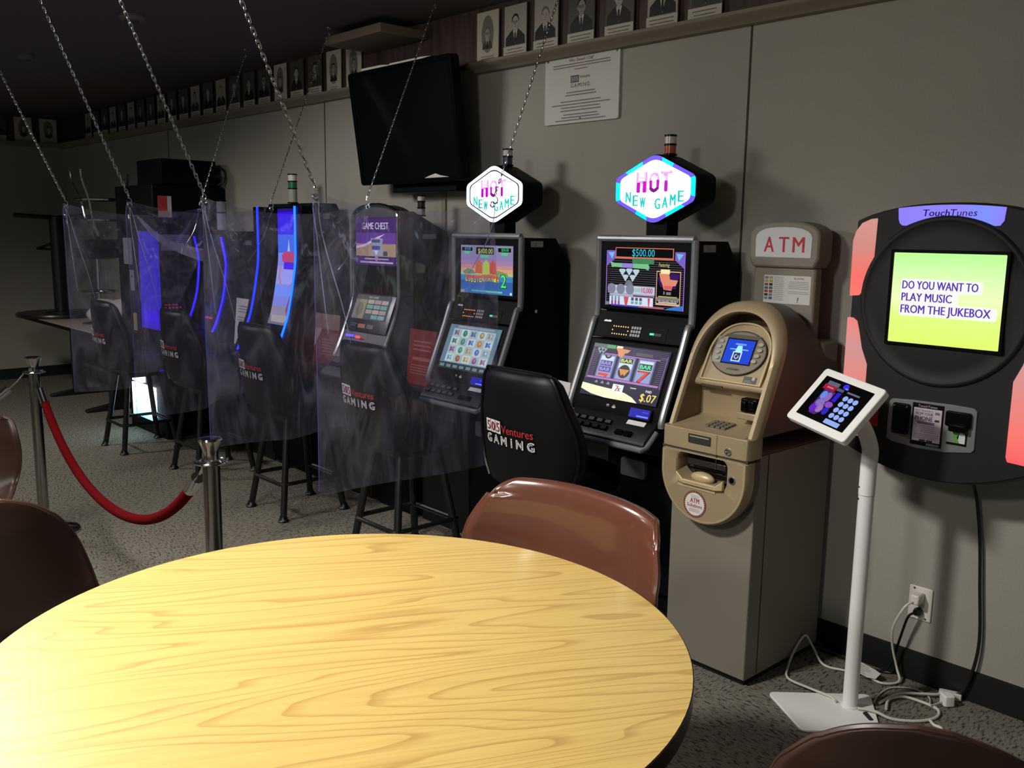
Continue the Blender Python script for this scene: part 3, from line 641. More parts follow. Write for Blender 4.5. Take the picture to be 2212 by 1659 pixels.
    # number label and lock on the right flank
    mb = MB(); mb.T = Matrix.Translation(Vector(loc)) @ frame((0.2135,0.105,1.452), (0,1,0), (0,0,1)); mb.prism(rr(0.075,0.026,0.001), 0, 0.001, ink((170,168,168))); mb.text(badge, -0.008, -0.008, 0.016, ink((90,86,86)), 0.0015); flat(mb, 'number_label', t)
    mb = MB(); mb.T = Matrix.Translation(Vector(loc)) @ frame((0.2135,0.10,1.16), (0,1,0), (0,0,1)); mb.prism(ell(0.016,0.016,14), 0, 0.008, CHROME); mb.build('side_lock', t)
    # lit hexagonal topper
    mb = L(loc); mb.box(-0.05,0.05,0.06,0.13,1.478,1.56,BLK); mb.box(-0.034,0.034,0.07,0.12,1.55,1.58,BLK); mb.build('topper_post', t, 0.004)
    hz = 1.667; hx = 0.0; FH = Matrix.Translation(Vector((cx+hx, 2.745, hz))) @ frame((0,0,0), (1,0,0), (0,0,1))
    w, ht, hs = 0.388, 0.268, 0.092
    mb = MB(); mb.T = FH; mb.loft([[(x*0.97, y*0.97, 0.004) for x, y in hexpts(w,ht,hs)],[(x, y, 0.0) for x, y in hexpts(w,ht,hs)],[(x*1.02, y*1.02, -0.03) for x, y in hexpts(w,ht,hs)],[(x, y, -0.11) for x, y in hexpts(w,ht,hs)]], BLK, (False, True))
    sg = mb.build('topper_sign', t, 0.003)
    O6 = hexpts(w*0.97,ht*0.97,hs*0.97,0.018,8); I6 = hexpts(w*0.86,ht*0.845,hs*0.86,0.018,8); n = len(O6)
    cA, cB = (em((0,190,255),2.0), em((110,88,235),1.2)) if whiterim == 0 else (em((235,245,255),3.0), em((225,235,255),2.6))
    mb = MB(); mb.T = FH
    for i in range(n):
        j = (i+1) % n; K = 5
        for q in range(K):
            P = [Vector(O6[i]).lerp(Vector(O6[j]), q/K), Vector(O6[i]).lerp(Vector(O6[j]), (q+1)/K), Vector(I6[i]).lerp(Vector(I6[j]), (q+1)/K), Vector(I6[i]).lerp(Vector(I6[j]), q/K)]
            mid = P[0]; ang = (math.atan2(mid.y/ht, mid.x/w)/(2*PI)+1.0) % 1.0; on = (ang*6.0+0.22) % 1.0 < 0.52
            mb.add([(p.x, p.y, 0.0065) for p in P], [(0,1,2,3)], cA if on else cB)
    flat(mb, 'rim_light', sg)
    mb = MB(); mb.T = FH; F6 = hexpts(w*0.86,ht*0.845,hs*0.86,0.018,8)
    mb.poly(F6, em((252,252,255),1.9), 0.006)
    if whiterim: mb.ring(hexpts(w*0.86,ht*0.845,hs*0.86,0.018,8), hexpts(w*0.825,ht*0.80,hs*0.82,0.018,8), 0.0064, 0.0068, em((60,60,110),0.5))
    MG = em((205,0,205),1.0); MGD = em((150,0,150),0.8); PKL = em((235,150,232),1.2); TEAL = em((20,214,204),1.0)
    HZ = 0.0072
    for ch, x in (('H',-0.060),('O',0.0),('T',0.056)):
        mb.text(ch, x, -0.010, 0.074, PKL, HZ, bold=0.02, w=0.048)
        mb.text(ch, x, 0.022, 0.042, em((240,196,240),1.3), HZ+0.0006, w=0.036)
    for (x0, x1, y0, y1) in ((-0.083,-0.066,-0.012,0.026),(-0.054,-0.037,-0.012,0.030),(-0.022,-0.009,-0.004,0.032),(0.011,0.024,-0.002,0.034),(0.048,0.064,-0.010,0.030)):
        mb.poly(rr(x1-x0, y1-y0, 0.0045, 3, (x0+x1)/2, (y0+y1)/2), MG, HZ+0.001)
    mb.poly([(-0.022,0.004),(-0.014,-0.008),(0.0,-0.013),(0.014,-0.008),(0.024,0.004),(0.014,0.008),(0.0,0.000),(-0.012,0.008)], MGD, HZ+0.0013)
    mb.rect(0.006,0.046,0.016,0.058,PKL,HZ+0.001); mb.poly(ell(0.018,0.014,12,0.052,0.052),PKL,HZ+0.001)
    for k, ch in enumerate('NEW GAME'):
        if ch == ' ': continue
        x = -0.124+k*0.0355; q = (k-3.5)/3.5; mb.text(ch, x, -0.074+0.026*q*q, 0.040, TEAL, HZ, bold=0.045, w=0.024)
    flat(mb, 'sign_face', sg)
    candle(t, cx+0.012, 2.81, 1.792, [((190,84,48),0.028),((206,200,190),0.026)] if whiterim == 0 else [((38,52,92),0.03),((196,192,184),0.024)])
    return t
def low_reels(mb):
    bg = em((26,24,52),0.9); LN = em((120,100,140),0.8); PU = em((176,120,190),1.0); RE = em((150,160,206),1.0); HI = em((205,228,236),1.0)
    w, h = 0.188, 0.104
    mb.rect(-w,-h,w,h,bg)
    for s in (-1, 1):
        for k in range(15): mb.rect(s*0.165-0.016, -0.03+k*0.0075, s*0.165+0.016, -0.0282+k*0.0075, LN, 0.0004)
    for k in range(5): mb.rect(-0.05, 0.072+k*0.006, 0.18, 0.0735+k*0.006, LN, 0.0004)
    mb.rect(-0.185,0.088,-0.12,0.102,em((96,110,112),0.9),0.0006); mb.rect(-0.12,0.088,-0.075,0.102,em((92,170,120),0.9),0.0006)
    for x, y in ((-0.155,0.080),(-0.138,0.082),(-0.122,0.080),(-0.146,0.069),(-0.130,0.069)): mb.poly([(x-0.009,y+0.006),(x+0.009,y+0.006),(x,y-0.008)], em((150,165,172),0.9), 0.0009)
    mb.poly([(-0.075,0.094),(0.0,0.090),(-0.01,0.078),(-0.022,0.076),(-0.03,0.060),(-0.05,0.060),(-0.06,0.080)], em((222,150,104),1.0), 0.0008); mb.lines(-0.07,-0.04,0.101,1,0.01,0.008,em((245,230,200),1.1),0.001,jit=0)
    mb.rect(0.03,0.072,0.11,0.086,em((92,94,96),0.8),0.0007)
    mb.rect(-0.175,-0.036,0.172,-0.028,PU,0.0005); mb.rect(-0.12,0.064,0.15,0.068,PU,0.0005)
    for s in (-0.1795,0.1795): mb.rect(s-0.0012,-0.04,s+0.0012,0.084,PU,0.0006)
    for k in range(3):
        x = -0.098+k*0.095; mb.rect(x-0.041,-0.027,x+0.041,0.064,em((110,110,170),0.9),0.0006); mb.rect(x-0.035,-0.026,x+0.035,0.060,RE,0.0009); mb.rect(x-0.032,0.018,x+0.032,0.056,HI,0.0011)
    KB = em((16,14,20),0.3); P = em((84,70,160),0.9)
    x = -0.098; mb.poly([(x-0.018,0.060),(x+0.018,0.060),(x+0.012,0.050),(x,0.046),(x-0.012,0.050)], KB, 0.0014); mb.poly([(x-0.010,0.060),(x+0.010,0.060),(x+0.006,0.053),(x-0.006,0.053)], em((190,140,170),0.9), 0.0016)
    for y in (0.018,-0.006): mb.rect(x-0.03,y,x+0.03,y+0.021,P,0.0014); mb.text('BAR',x,y+0.004,0.013,em((176,176,226),1.0),0.0018,w=0.05,bold=0.02)
    mb.poly([(x-0.028,-0.012),(x+0.026,-0.012),(x+0.020,-0.026),(x+0.006,-0.026),(x+0.004,-0.021),(x-0.026,-0.022)], em((228,62,52),1.0), 0.0016)
    x = -0.003; mb.rect(x-0.031,0.038,x+0.031,0.057,em((26,60,30),0.7),0.0014); mb.text('BAR',x,0.041,0.013,em((226,244,120),1.1),0.0018,w=0.054,bold=0.02)
    mb.poly(ell(0.056,0.052,26,x,0.006), em((58,34,22),0.7), 0.0014); mb.poly([(x-0.026,0.014),(x+0.026,0.014),(x+0.018,0.004),(x+0.008,-0.012),(x,-0.004),(x-0.008,-0.012),(x-0.018,0.004)], em((214,146,78),1.0), 0.0018)
    x = 0.092; mb.rect(x-0.031,0.022,x+0.031,0.046,em((14,92,62),0.8),0.0014); mb.text('BAR',x,0.0265,0.015,em((120,240,190),1.1),0.0018,w=0.052,bold=0.02)
    mb.text('7',x,-0.027,0.046,KB,0.0015,bold=0.05,w=0.056); mb.text('7',x,-0.025,0.042,em((232,58,46),1.0),0.0019,bold=0.02,w=0.048)
    for k in range(3): mb.poly([(-0.13+k*0.03,-0.052),(-0.112+k*0.03,-0.052),(-0.116+k*0.03,-0.045),(-0.121+k*0.03,-0.041),(-0.126+k*0.03,-0.045)], em((150,150,156),0.9), 0.0008)
    mb.poly([(-0.188,-0.058),(-0.10,-0.064),(-0.02,-0.068),(0.03,-0.074),(0.07,-0.086),(0.10,-0.104),(-0.06,-0.104),(-0.13,-0.097),(-0.188,-0.082)], em((238,232,196),1.15), 0.0006)
    mb.rect(-0.035,-0.078,0.018,-0.046,em((226,242,244),1.1),0.001); mb.text('7',-0.013,-0.073,0.022,em((200,40,44),1.0),0.0014,bold=0.03); mb.text('x',-0.002,-0.072,0.014,em((200,40,44),1.0),0.0014,bold=0.03)
    mb.rect(0.05,-0.053,0.078,-0.049,em((200,200,206),1.0),0.0009)
    mb.text('PAID',0.138,-0.059,0.009,em((236,236,238),1.1),0.001,bold=0.02); mb.text('$.07',0.142,-0.093,0.029,em((236,214,110),1.1),0.001,w=0.072,bold=0.02)
def top_500(mb):
    w, h = 0.189, 0.108; LN = em((110,108,104),0.8); PU = em((150,110,215),1.0); LV = em((196,200,224),1.0)
    mb.rect(-w,-h,w,h,em((14,12,22),0.6))
    for k in range(22): mb.rect(-0.182,-0.10+k*0.0082,0.182,-0.0986+k*0.0082,LN,0.0003)
    for s in (-1, 1):
        mb.poly([(s*w,h-0.004),(s*0.142,h-0.004),(s*0.142,0.075),(s*w,0.042)], em((126,96,200),1.0), 0.0006); mb.poly([(s*0.18,0.096),(s*0.148,0.098),(s*0.16,0.072)], em((120,190,230),1.0), 0.0009)
        mb.rect(min(s*w,s*(w-0.004)),-h,max(s*w,s*(w-0.004)),0.05,PU,0.0006)
    mb.rect(-0.144,0.074,0.136,0.116,em((222,120,92),0.9),0.0008); mb.rect(-0.140,0.081,0.132,0.113,em((10,9,14),0.3),0.0011)
    mb.text('$500.00',-0.006,0.084,0.027,em((40,190,214),1.1),0.0015,w=0.108)
    mb.poly(rr(0.105,0.02,0.006,4,-0.006,0.066), em((70,140,92),0.9), 0.0013)
    mb.poly([(-0.168,0.062),(-0.148,0.056),(0.02,0.056),(0.026,0.044),(0.02,0.033),(0.006,0.038),(-0.146,0.042),(-0.160,0.040)], em((120,196,140),1.0), 0.0014); mb.rect(-0.11,0.040,-0.052,0.056,em((150,130,220),1.0),0.0017)
    for x, y, s in ((-0.106,0.022,1),(-0.072,0.024,1),(-0.038,0.022,1),(-0.090,0.0,0.9),(-0.054,0.0,0.9)): mb.poly([(x-0.017*s,y+0.008),(x-0.011*s,y+0.013),(x+0.011*s,y+0.013),(x+0.017*s,y+0.008),(x,y-0.014*s)], em((186,206,220),1.0), 0.0013)
    mb.poly([(-0.094,-0.026),(-0.050,-0.026),(-0.06,-0.010),(-0.072,-0.005),(-0.084,-0.010)], em((122,124,140),0.9), 0.0013)
    mb.rect(-0.176,-0.058,0.054,-0.028,LV,0.0010)
    for x in (-0.158,-0.112,-0.066): mb.poly(ell(0.042,0.040,20,x,-0.042), em((136,138,160),0.9), 0.0014)
    mb.rect(-0.042,-0.05,-0.012,-0.036,em((160,190,196),1.0),0.0014); mb.text('10,000',0.018,-0.052,0.020,em((186,48,70),1.0),0.0016,w=0.052,bold=0.02)
    mb.rect(-0.168,-0.068,0.052,-0.059,em((176,176,206),1.0),0.0010); mb.lines(-0.05,0.05,-0.062,1,0.01,0.005,em((110,60,90),0.8),0.0014,jit=0)
    mb.rect(-0.168,-0.104,0.048,-0.070,em((202,220,240),1.05),0.0010); mb.rect(-0.158,-0.1045,0.046,-0.069,em((206,222,240),1.05),0.0011)
    for k in range(3):
        mb.rect(-0.158+k*0.017,-0.088,-0.149+k*0.017,-0.070,em((130,146,166),0.9),0.0014); mb.rect(-0.158+k*0.017,-0.103,-0.149+k*0.017,-0.088,em((168,70,128),0.9),0.0014)
        mb.rect(-0.058+k*0.02,-0.083,-0.045+k*0.02,-0.071,em((96,104,116),0.8),0.0014); mb.rect(-0.058+k*0.02,-0.096,-0.045+k*0.02,-0.086,em((140,160,176),0.9),0.0014)
    mb.poly([(-0.096,-0.070),(-0.070,-0.070),(-0.078,-0.104),(-0.088,-0.104)], em((208,84,100),1.0), 0.0015); mb.poly([(0.022,-0.070),(0.034,-0.070),(0.030,-0.104),(0.026,-0.104)], em((208,84,100),1.0), 0.0015)
    mb.text('Featuring',0.094,0.050,0.013,em((214,196,120),1.0),0.0013,shear=0.2,w=0.05)
    mb.rect(0.060,-0.092,0.172,0.034,em((214,170,140),1.0),0.0010); mb.rect(0.0635,-0.084,0.1685,0.030,em((18,10,22),0.4),0.0013)
    mb.poly([(0.066,0.008),(0.12,0.028),(0.167,0.024),(0.15,-0.03),(0.08,-0.025)], em((62,26,110),0.8), 0.0015)
    mb.poly([(0.072,0.026),(0.118,0.026),(0.124,0.004),(0.160,0.002),(0.150,-0.018),(0.136,-0.020),(0.132,-0.036),(0.096,-0.034),(0.088,-0.012),(0.082,-0.004)], em((226,140,110),1.0), 0.0017)
    mb.lines(0.080,0.122,0.040,1,0.02,0.016,em((238,224,170),1.1),0.0019,jit=0)
    for k in range(3): mb.prism(rr(0.012,0.014,0.003,3,0.104+k*0.012,-0.026), 0.0019, 0.002, em((216,96,110),1.0))
    mb.text('3',0.098,-0.051,0.010,em((236,236,236),1.0),0.0016); mb.rect(0.108,-0.052,0.13,-0.042,em((150,130,140),0.8),0.0016)
    mb.rect(0.072,-0.062,0.158,-0.058,em((170,190,90),0.9),0.0016); mb.rect(0.0635,-0.072,0.1685,-0.062,em((140,124,132),0.9),0.0016)
    mb.text('KEEP ROLLING THE DICE',0.116,-0.0775,0.0052,em((224,214,206),1.0),0.0017,w=0.096,bold=0.02); mb.lines(0.074,0.158,-0.079,1,0.007,0.004,em((210,200,196),1.0),0.0017,jit=0)
    mb.rect(-0.16,-h,-0.02,-h+0.006,em((70,70,190),0.9),0.0012); mb.rect(-0.02,-h+0.001,0.10,-h+0.007,em((200,110,130),0.9),0.0012); mb.poly([(0.10,-h),(0.186,-h),(0.186,-h+0.02),(0.14,-h+0.012)], em((60,120,200),1.0), 0.0014)
    mb.rect(-w,-0.106,-0.170,-0.094,em((140,134,140),0.9),0.0013)
def top_beach(mb):
    w, h = 0.178, 0.108
    bands = [(h,(142,140,172)),(0.066,(150,136,186)),(0.04,(172,138,176)),(0.02,(206,146,150)),(0.004,(222,170,130)),(-0.012,(196,206,150)),(-0.026,(70,140,190)),(-0.05,(58,104,172)),(-0.08,(62,110,178)),(-h,None)]
    for (y1, c), (y0, _) in zip(bands, bands[1:]): mb.rect(-w,y0,w,y1,em(c,0.85))
    for x0, x1, y0, y1, cc, tx in ((-0.17,-0.095,0.082,0.098,(90,180,210),'$10.00'),(-0.07,0.052,0.068,0.100,(206,214,120),'$400.00'),(0.08,0.165,0.080,0.098,(60,224,130),'$50.00')):
        mb.rect(x0-0.004,y0-0.004,x1+0.004,y1+0.004,em((150,150,172),0.9),0.0005); mb.rect(x0,y0,x1,y1,em((18,20,26),0.4),0.0008); mb.text(tx,(x0+x1)/2+0.004,y0+0.004,(y1-y0)*0.68,em(cc,1.0),0.0012)
        mb.poly(rr((x1-x0)*0.5,0.013,0.004,3,(x0+x1)/2,y0-0.008), em((96,196,150),0.9), 0.0011)
    for x, c in ((-0.05,(206,110,70)),(0.0,(190,210,90)),(0.045,(214,90,74))): mb.poly([(x-0.026,-0.018),(x+0.026,-0.018),(x+0.020,0.028),(x,0.046),(x-0.020,0.028)], em(c,0.85), 0.0006)
    mb.poly([(-0.166,-0.014),(-0.13,0.004),(-0.09,-0.004),(-0.07,-0.02),(-0.15,-0.022)], em((128,150,120),0.8), 0.0007); mb.poly([(0.06,-0.022),(0.075,0.0),(0.11,-0.006),(0.14,-0.012),(0.15,-0.024)], em((146,150,110),0.85), 0.0007)
    mb.rect(-w,-0.03,w,-0.024,em((84,160,190),0.9),0.0008)
    for k, ch in enumerate('LOBSTERMANIA'):
        x = -0.135+k*0.0196; y = -0.056-0.010*math.sin(k/11*PI*2)*0.4
        mb.text(ch,x,y,0.034,em((60,40,30),0.5),0.0010,w=0.020,bold=0.03); mb.text(ch,x,y+0.001,0.032,em((236,206,80),1.0),0.0013,w=0.0165); mb.rect(x-0.007,y+0.017,x+0.007,y+0.031,em((216,84,70),0.95),0.0016)
    mb.text('2',0.118,-0.076,0.060,em((24,60,60),0.5),0.0012,w=0.042,bold=0.03); mb.text('2',0.118,-0.074,0.056,em((70,236,90),1.1),0.0016,w=0.036)
    mb.rect(-0.10,-0.100,0.11,-0.092,em((90,170,176),0.9),0.0008); mb.rect(0.0,-0.1005,0.11,-0.0925,em((110,200,160),0.9),0.0009)
    mb.rect(-w,-h,-0.150,-0.094,em((150,150,160),0.9),0.0008); mb.rect(0.160,-0.105,0.174,-0.094,em((190,220,235),1.0),0.0008)
def low_symbols(mb):
    w, h = 0.176, 0.104; mb.rect(-w,-h,w,h,em((110,146,164),0.75))
    mb.rect(-0.144,-0.072,0.146,0.086,em((188,214,206),0.85),0.0004)
    cols = [(112,100,110),(40,130,110),(80,104,140),(176,146,100),(150,160,160),(40,120,100),(60,140,120),(80,110,190),(196,140,60),(80,110,180),(150,70,140),(60,150,110),(170,150,110),(90,120,190),(140,170,190),(120,160,180),(170,90,60),(190,160,90),(150,80,150),(140,90,140)]
    for r_ in range(4):
        for k in range(5):
            x = -0.115+k*0.058; y = 0.066-r_*0.0395; cc = cols[r_*5+k]; mb.rect(x-0.027,y-0.018,x+0.027,y+0.018,em((204,226,216),0.9) if (r_+k)%2 else em((176,202,196),0.85),0.0007)
            mb.poly(ell(0.030,0.030,14,x,y) if k%2 else [(x-0.016,y-0.013),(x+0.002,y-0.006),(x+0.016,y-0.014),(x+0.010,y+0.004),(x+0.015,y+0.014),(x-0.002,y+0.008),(x-0.016,y+0.014)], em(cc,0.8), 0.0011); mb.poly(ell(0.012,0.014,10,x+0.002,y+0.002), em(tuple(min(255,int(v*1.35)) for v in cc),0.9), 0.0014)
    mb.rect(-w,-h,w,-0.076,em((44,66,60),0.6),0.0005)
    for k in range(7): mb.rect(-0.165+k*0.046,-0.097,-0.135+k*0.046,-0.084,em((120,160,150),0.8),0.0009)
    mb.rect(-0.12,0.090,0.13,0.100,em((160,176,180),0.8),0.0006)
video_slot(-2.228, 'black slot machine with bar-and-seven reels and a blue-rimmed lit sign, beside the cash machine', 0, top_500, low_reels, '1')
video_slot(-3.135, 'black slot machine with beach-themed screens and a white-rimmed lit sign', 1, top_beach, low_symbols, '2')
# ---- arched silver machine
def arched_slot():
    cx = -4.01; loc = (cx, 2.70, 0); t = thing('slot_machine', loc, 'slot machine with an arched chrome-edged top and purple GAME CHEST screen', 'slot machine', 'video slot machines along the wall')
    def arch(w, zb, zs, zt, n=14): return [(-w,zb),(w,zb)]+[(w*math.cos(PI*k/n), zs+(zt-zs)*math.sin(PI*k/n)) for k in range(n+1)]
    mb = L(loc); mb.prism([(0.09,0.02),(0.31,0.02),(0.31,1.47),(0.28,1.51),(0.09,1.60)], -0.20, 0.205, BLK, 'x'); mb.build('cabinet', t, 0.004)
    mb = L(loc); mb.prism(arch(0.205,1.17,1.565,1.632), 0.0, 0.088, DSIL, 'y'); mb.build('upper_door', t, 0.003)
    mb = L(loc); mb.prism([(0.0,1.17),(-0.03,1.06),(-0.10,0.90),(-0.13,0.84),(0.06,0.78),(0.09,1.0),(0.088,1.17)], -0.205, 0.205, DSIL, 'x'); mb.build('lower_door', t, 0.003)
    mb = L(loc); a = [(x, -0.004, z) for x, z in arch(0.205,1.17,1.565,1.632)[1:]]
    path = [(0.208,-0.13,0.84),(0.208,-0.10,0.905),(0.208,-0.034,1.06)]+a+[(-0.208,-0.004,1.17),(-0.208,-0.034,1.06),(-0.208,-0.10,0.905),(-0.208,-0.13,0.84)]
    mb.tube(path, 0.0095, CHROME, 8); mb.build('chrome_edge', t)
    FU = Matrix.Translation(Vector(loc)) @ frame((0,-0.0015,1.40), (1,0,0), (0,0,1))
    mb = MB(); mb.T = FU; mb.rect(-0.192,-0.225,0.192,0.168,mat('smoked_glass',(14,20,20),0.12)); flat(mb, 'door_glass', t)
    mb = MB(); mb.T = FU @ Matrix.Translation((0,0,0.0008))
    mb.rect(-0.183,-0.076,0.188,0.166,em((74,36,112),0.8)); mb.rect(-0.178,-0.03,0.183,0.09,em((110,64,160),0.8),0.0004)
    mb.rect(-0.178,-0.03,0.183,0.034,em((176,148,118),0.85),0.0006); mb.poly([(-0.178,0.02),(-0.10,0.03),(0.02,0.07),(0.09,0.085),(0.02,0.055),(-0.10,0.018),(-0.178,0.008)], em((210,190,220),0.95), 0.0009)
    mb.poly([(-0.04,0.062),(0.07,0.062),(0.06,0.0),(0.075,-0.024),(-0.045,-0.024),(-0.03,0.0)], em((150,156,176),0.9), 0.001)
    mb.rect(-0.03,0.040,0.045,0.056,em((84,84,130),0.8),0.0013); mb.rect(-0.03,0.004,0.045,0.024,em((74,84,150),0.85),0.0013); mb.poly([(-0.01,0.0),(0.03,0.0),(0.01,-0.026)], em((200,206,226),0.9), 0.0014)
    mb.poly([(0.07,-0.012),(0.082,0.0),(0.092,-0.006),(0.102,0.002),(0.112,-0.014),(0.108,-0.026),(0.072,-0.026)], em((70,82,96),0.7), 0.0012)
    mb.text('GAME CHEST',0.0,0.108,0.034,em((206,196,216),1.0),0.0012,w=0.235,bold=0.02)
    mb.lines(-0.10,0.12,-0.040,1,0.01,0.007,em((170,160,180),0.9),0.001,jit=0); mb.lines(-0.14,0.16,-0.056,1,0.01,0.009,em((180,168,190),0.9),0.001,jit=0); mb.poly(ell(0.03,0.03,16,0.012,-0.040), em((150,130,170),0.9), 0.0013)
    flat(mb, 'upper_screen', t)
    v = Vector((0,0.13,0.33)).normalized(); FL = Matrix.Translation(Vector(loc)) @ frame((0,-0.036,1.075), (1,0,0), v)
    mb = MB(); mb.T = FL @ Matrix.Translation((0,0,0.006)); mb.rect(-0.19,-0.10,0.19,0.10,mat('smoked_glass',(14,20,20),0.12)); flat(mb, 'lower_glass', t)
    mb = MB(); mb.T = FL @ Matrix.Translation((0,0,0.0075))
    mb.rect(-0.155,-0.035,0.155,0.098,em((60,78,76),0.65)); mb.rect(-0.155,-0.032,-0.05,0.072,em((150,142,120),0.7),0.0005); mb.poly(ell(0.06,0.075,18,-0.10,0.018), em((130,110,84),0.7), 0.0008)
    for i in range(3):
        for j in range(4):
            if i == 0 and j < 1: continue
            cc = [(140,170,170),(180,160,150),(110,170,160),(196,176,160)][(i*2+j) % 4]; mb.prism(rr(0.056,0.021,0.004,3,-0.012+i*0.062,-0.018+j*0.027), 0.0005, 0.001, em(cc,0.7))
    mb.text('PICK A GAME',0.0,0.081,0.010,em((190,196,196),0.9),0.001); flat(mb, 'lower_screen', t)
    mb = MB(); mb.T = FL @ Matrix.Translation((0,0,0.0075)); mb.rect(-0.07,-0.082,-0.005,-0.06,em((176,104,84),0.6)); mb.rect(0.01,-0.082,0.07,-0.06,em((120,92,84),0.55)); mb.lines(-0.14,-0.08,-0.06,2,0.01,0.004,em((90,100,110),0.6)); flat(mb, 'credit_display', t)
    mb = L(loc); mb.prism([(-0.10,0.86),(-0.13,0.83),(-0.215,0.775),(-0.225,0.755),(-0.20,0.73),(-0.05,0.71),(0.05,0.74)], -0.20, 0.20, DSIL, 'x'); dk = mb.build('button_deck', t, 0.005)
    FD = Matrix.Translation(Vector(loc)) @ frame((0,-0.165,0.812), (1,0,0), (0,0.085,0.055))
    for k in range(6):
        mb = MB(); mb.T = FD; mb.prism(rr(0.04,0.026,0.004,3,-0.15+k*0.055,-0.01), -0.004, 0.008, BLKG if k != 5 else em((40,40,220),1.2)); mb.build('button', dk)
    mb = MB(); mb.T = FL @ Matrix.Translation((0,-0.13,0.009)); mb.prism(rr(0.07,0.012,0.004,3,-0.11,0), 0, 0.004, em((90,80,255),2.6)); mb.build('blue_light', t)
    mb = MB(); mb.T = FL @ Matrix.Translation((0,-0.133,0.009)); mb.prism(rr(0.045,0.012,0.004,3,-0.035,0), 0, 0.004, em((255,60,50),2.2)); mb.build('red_light', t)
    mb = MB(); mb.T = Matrix.Translation(Vector(loc)) @ frame((0.2065,0.19,1.475), (0,1,0), (0,0,1)); mb.prism(rr(0.085,0.024,0.001), 0, 0.001, ink((150,148,148))); flat(mb, 'number_label', t)
    candle(t, cx+0.235-0.03, 2.84, 1.575, [((150,150,150),0.03),((40,40,44),0.025),((190,188,180),0.022)], 0.019)
arched_slot()

# ---- curved cabinets with lit edges
def lerp_prof(P, z):
    for (y0, z0), (y1, z1) in zip(P, P[1:]):
        if z <= z0 and z >= z1: q = (z0-z)/(z0-z1); return y0+(y1-y0)*q
    return P[-1][0] if z < P[-1][1] else P[0][0]
def smooth_prof(P, n=6): return [(p.x, p.y) for p in catmull([(a, b, 0) for a, b in P], n)]
def curved_slot(cx, zt, prof, label, strip_em, rec, draw, sx, cand):
    loc = (cx, 2.70, 0); t = thing('slot_machine', loc, label, 'slot machine', 'video slot machines along the wall'); SP = smooth_prof(prof); W = 0.295; zb = SP[-1][1]
    mb = L(loc); mb.prism([(0.10,0.02),(0.31,0.02),(0.31,zt-0.12),(0.24,zt),(rec+0.02,zt),(rec+0.02,0.9),(0.06,0.7)], -W+0.005, W-0.005, BLK, 'x'); mb.build('cabinet', t, 0.004)
    mb = L(loc); pr = [(y+rec, z) for y, z in SP]; mb.prism(pr+[(0.12,zb),(0.12,SP[0][1])], -W+0.02, W-0.02, BLKG, 'x'); mb.build('curved_door', t)
    for s in (-1, 1):
        mb = L(loc); pr = SP+[(0.14,zb),(0.14,SP[0][1])]; x0, x1 = sorted((s*(sx-0.012), s*(W))); mb.prism([(y+0.004, z) for y, z in pr], x0, x1, BLKG, 'x'); fin = mb.build('side_fin', t, 0.002)
        mb = L(loc); mb.tube([(s*sx, y-0.002, z) for y, z in SP if z > zb+0.02 and z < zt-0.012], 0.0065, strip_em[0 if s < 0 else 1], 8); o = mb.build('light_strip', fin); o['label'] = 'glowing blue edge light'
    mb = MB()
    def put(pts, m, k=0): mb.add([Vector(loc)+Vector((x, lerp_prof(SP, z)+rec-0.0012-0.0006*k, z)) for x, z in pts], [tuple(range(len(pts)))], m)
    draw(put); flat(mb, 'curved_screen', t)
    mb = L(loc); mb.prism([(-0.10,zb+0.06),(-0.16,zb+0.03),(-0.235,zb-0.015),(-0.24,zb-0.035),(-0.21,zb-0.06),(0.05,zb-0.09),(0.05,zb+0.04)], -0.27, 0.27, BLK, 'x'); dk = mb.build('button_deck', t, 0.005)
    FD = Matrix.Translation(Vector(loc)) @ frame((0,-0.197,zb+0.0085), (1,0,0), (0,0.075,0.045))
    for k in range(6): mb = MB(); mb.T = FD; mb.prism(rr(0.045,0.028,0.004,3,-0.18+k*0.072,0), -0.004, 0.008, DSIL); mb.build('button', dk)
    mb = MB(); mb.T = FD @ Matrix.Translation((0,0.05,0.03)); mb.prism(rr(0.05,0.010,0.003,3,-0.02,0), 0, 0.003, em((255,70,60),2.0)); mb.prism(rr(0.05,0.008,0.003,3,-0.024,-0.022), 0, 0.003, em((255,120,110),1.8)); mb.build('credit_display', t)
    mb = L(loc); mb.prism([(0.06,0.08),(0.06,0.70),(0.10,0.70),(0.10,0.08)], -0.25, 0.25, BLK, 'x'); mb.build('belly_door', t, 0.004)
    mb = MB(); mb.T = Matrix.Translation(Vector(loc)) @ frame((W-0.0035,0.14,zt-0.075), (0,1,0), (0,0,1)); mb.prism(rr(0.10,0.030,0.001), 0, 0.0012, ink((140,140,150))); flat(mb, 'number_label', t)
    if cand: candle(t, *cand)
    return t
PROF3 = [(0.0,1.635),(-0.001,1.45),(-0.007,1.29),(-0.052,1.045),(-0.092,0.92),(-0.150,0.79),(-0.175,0.74)]
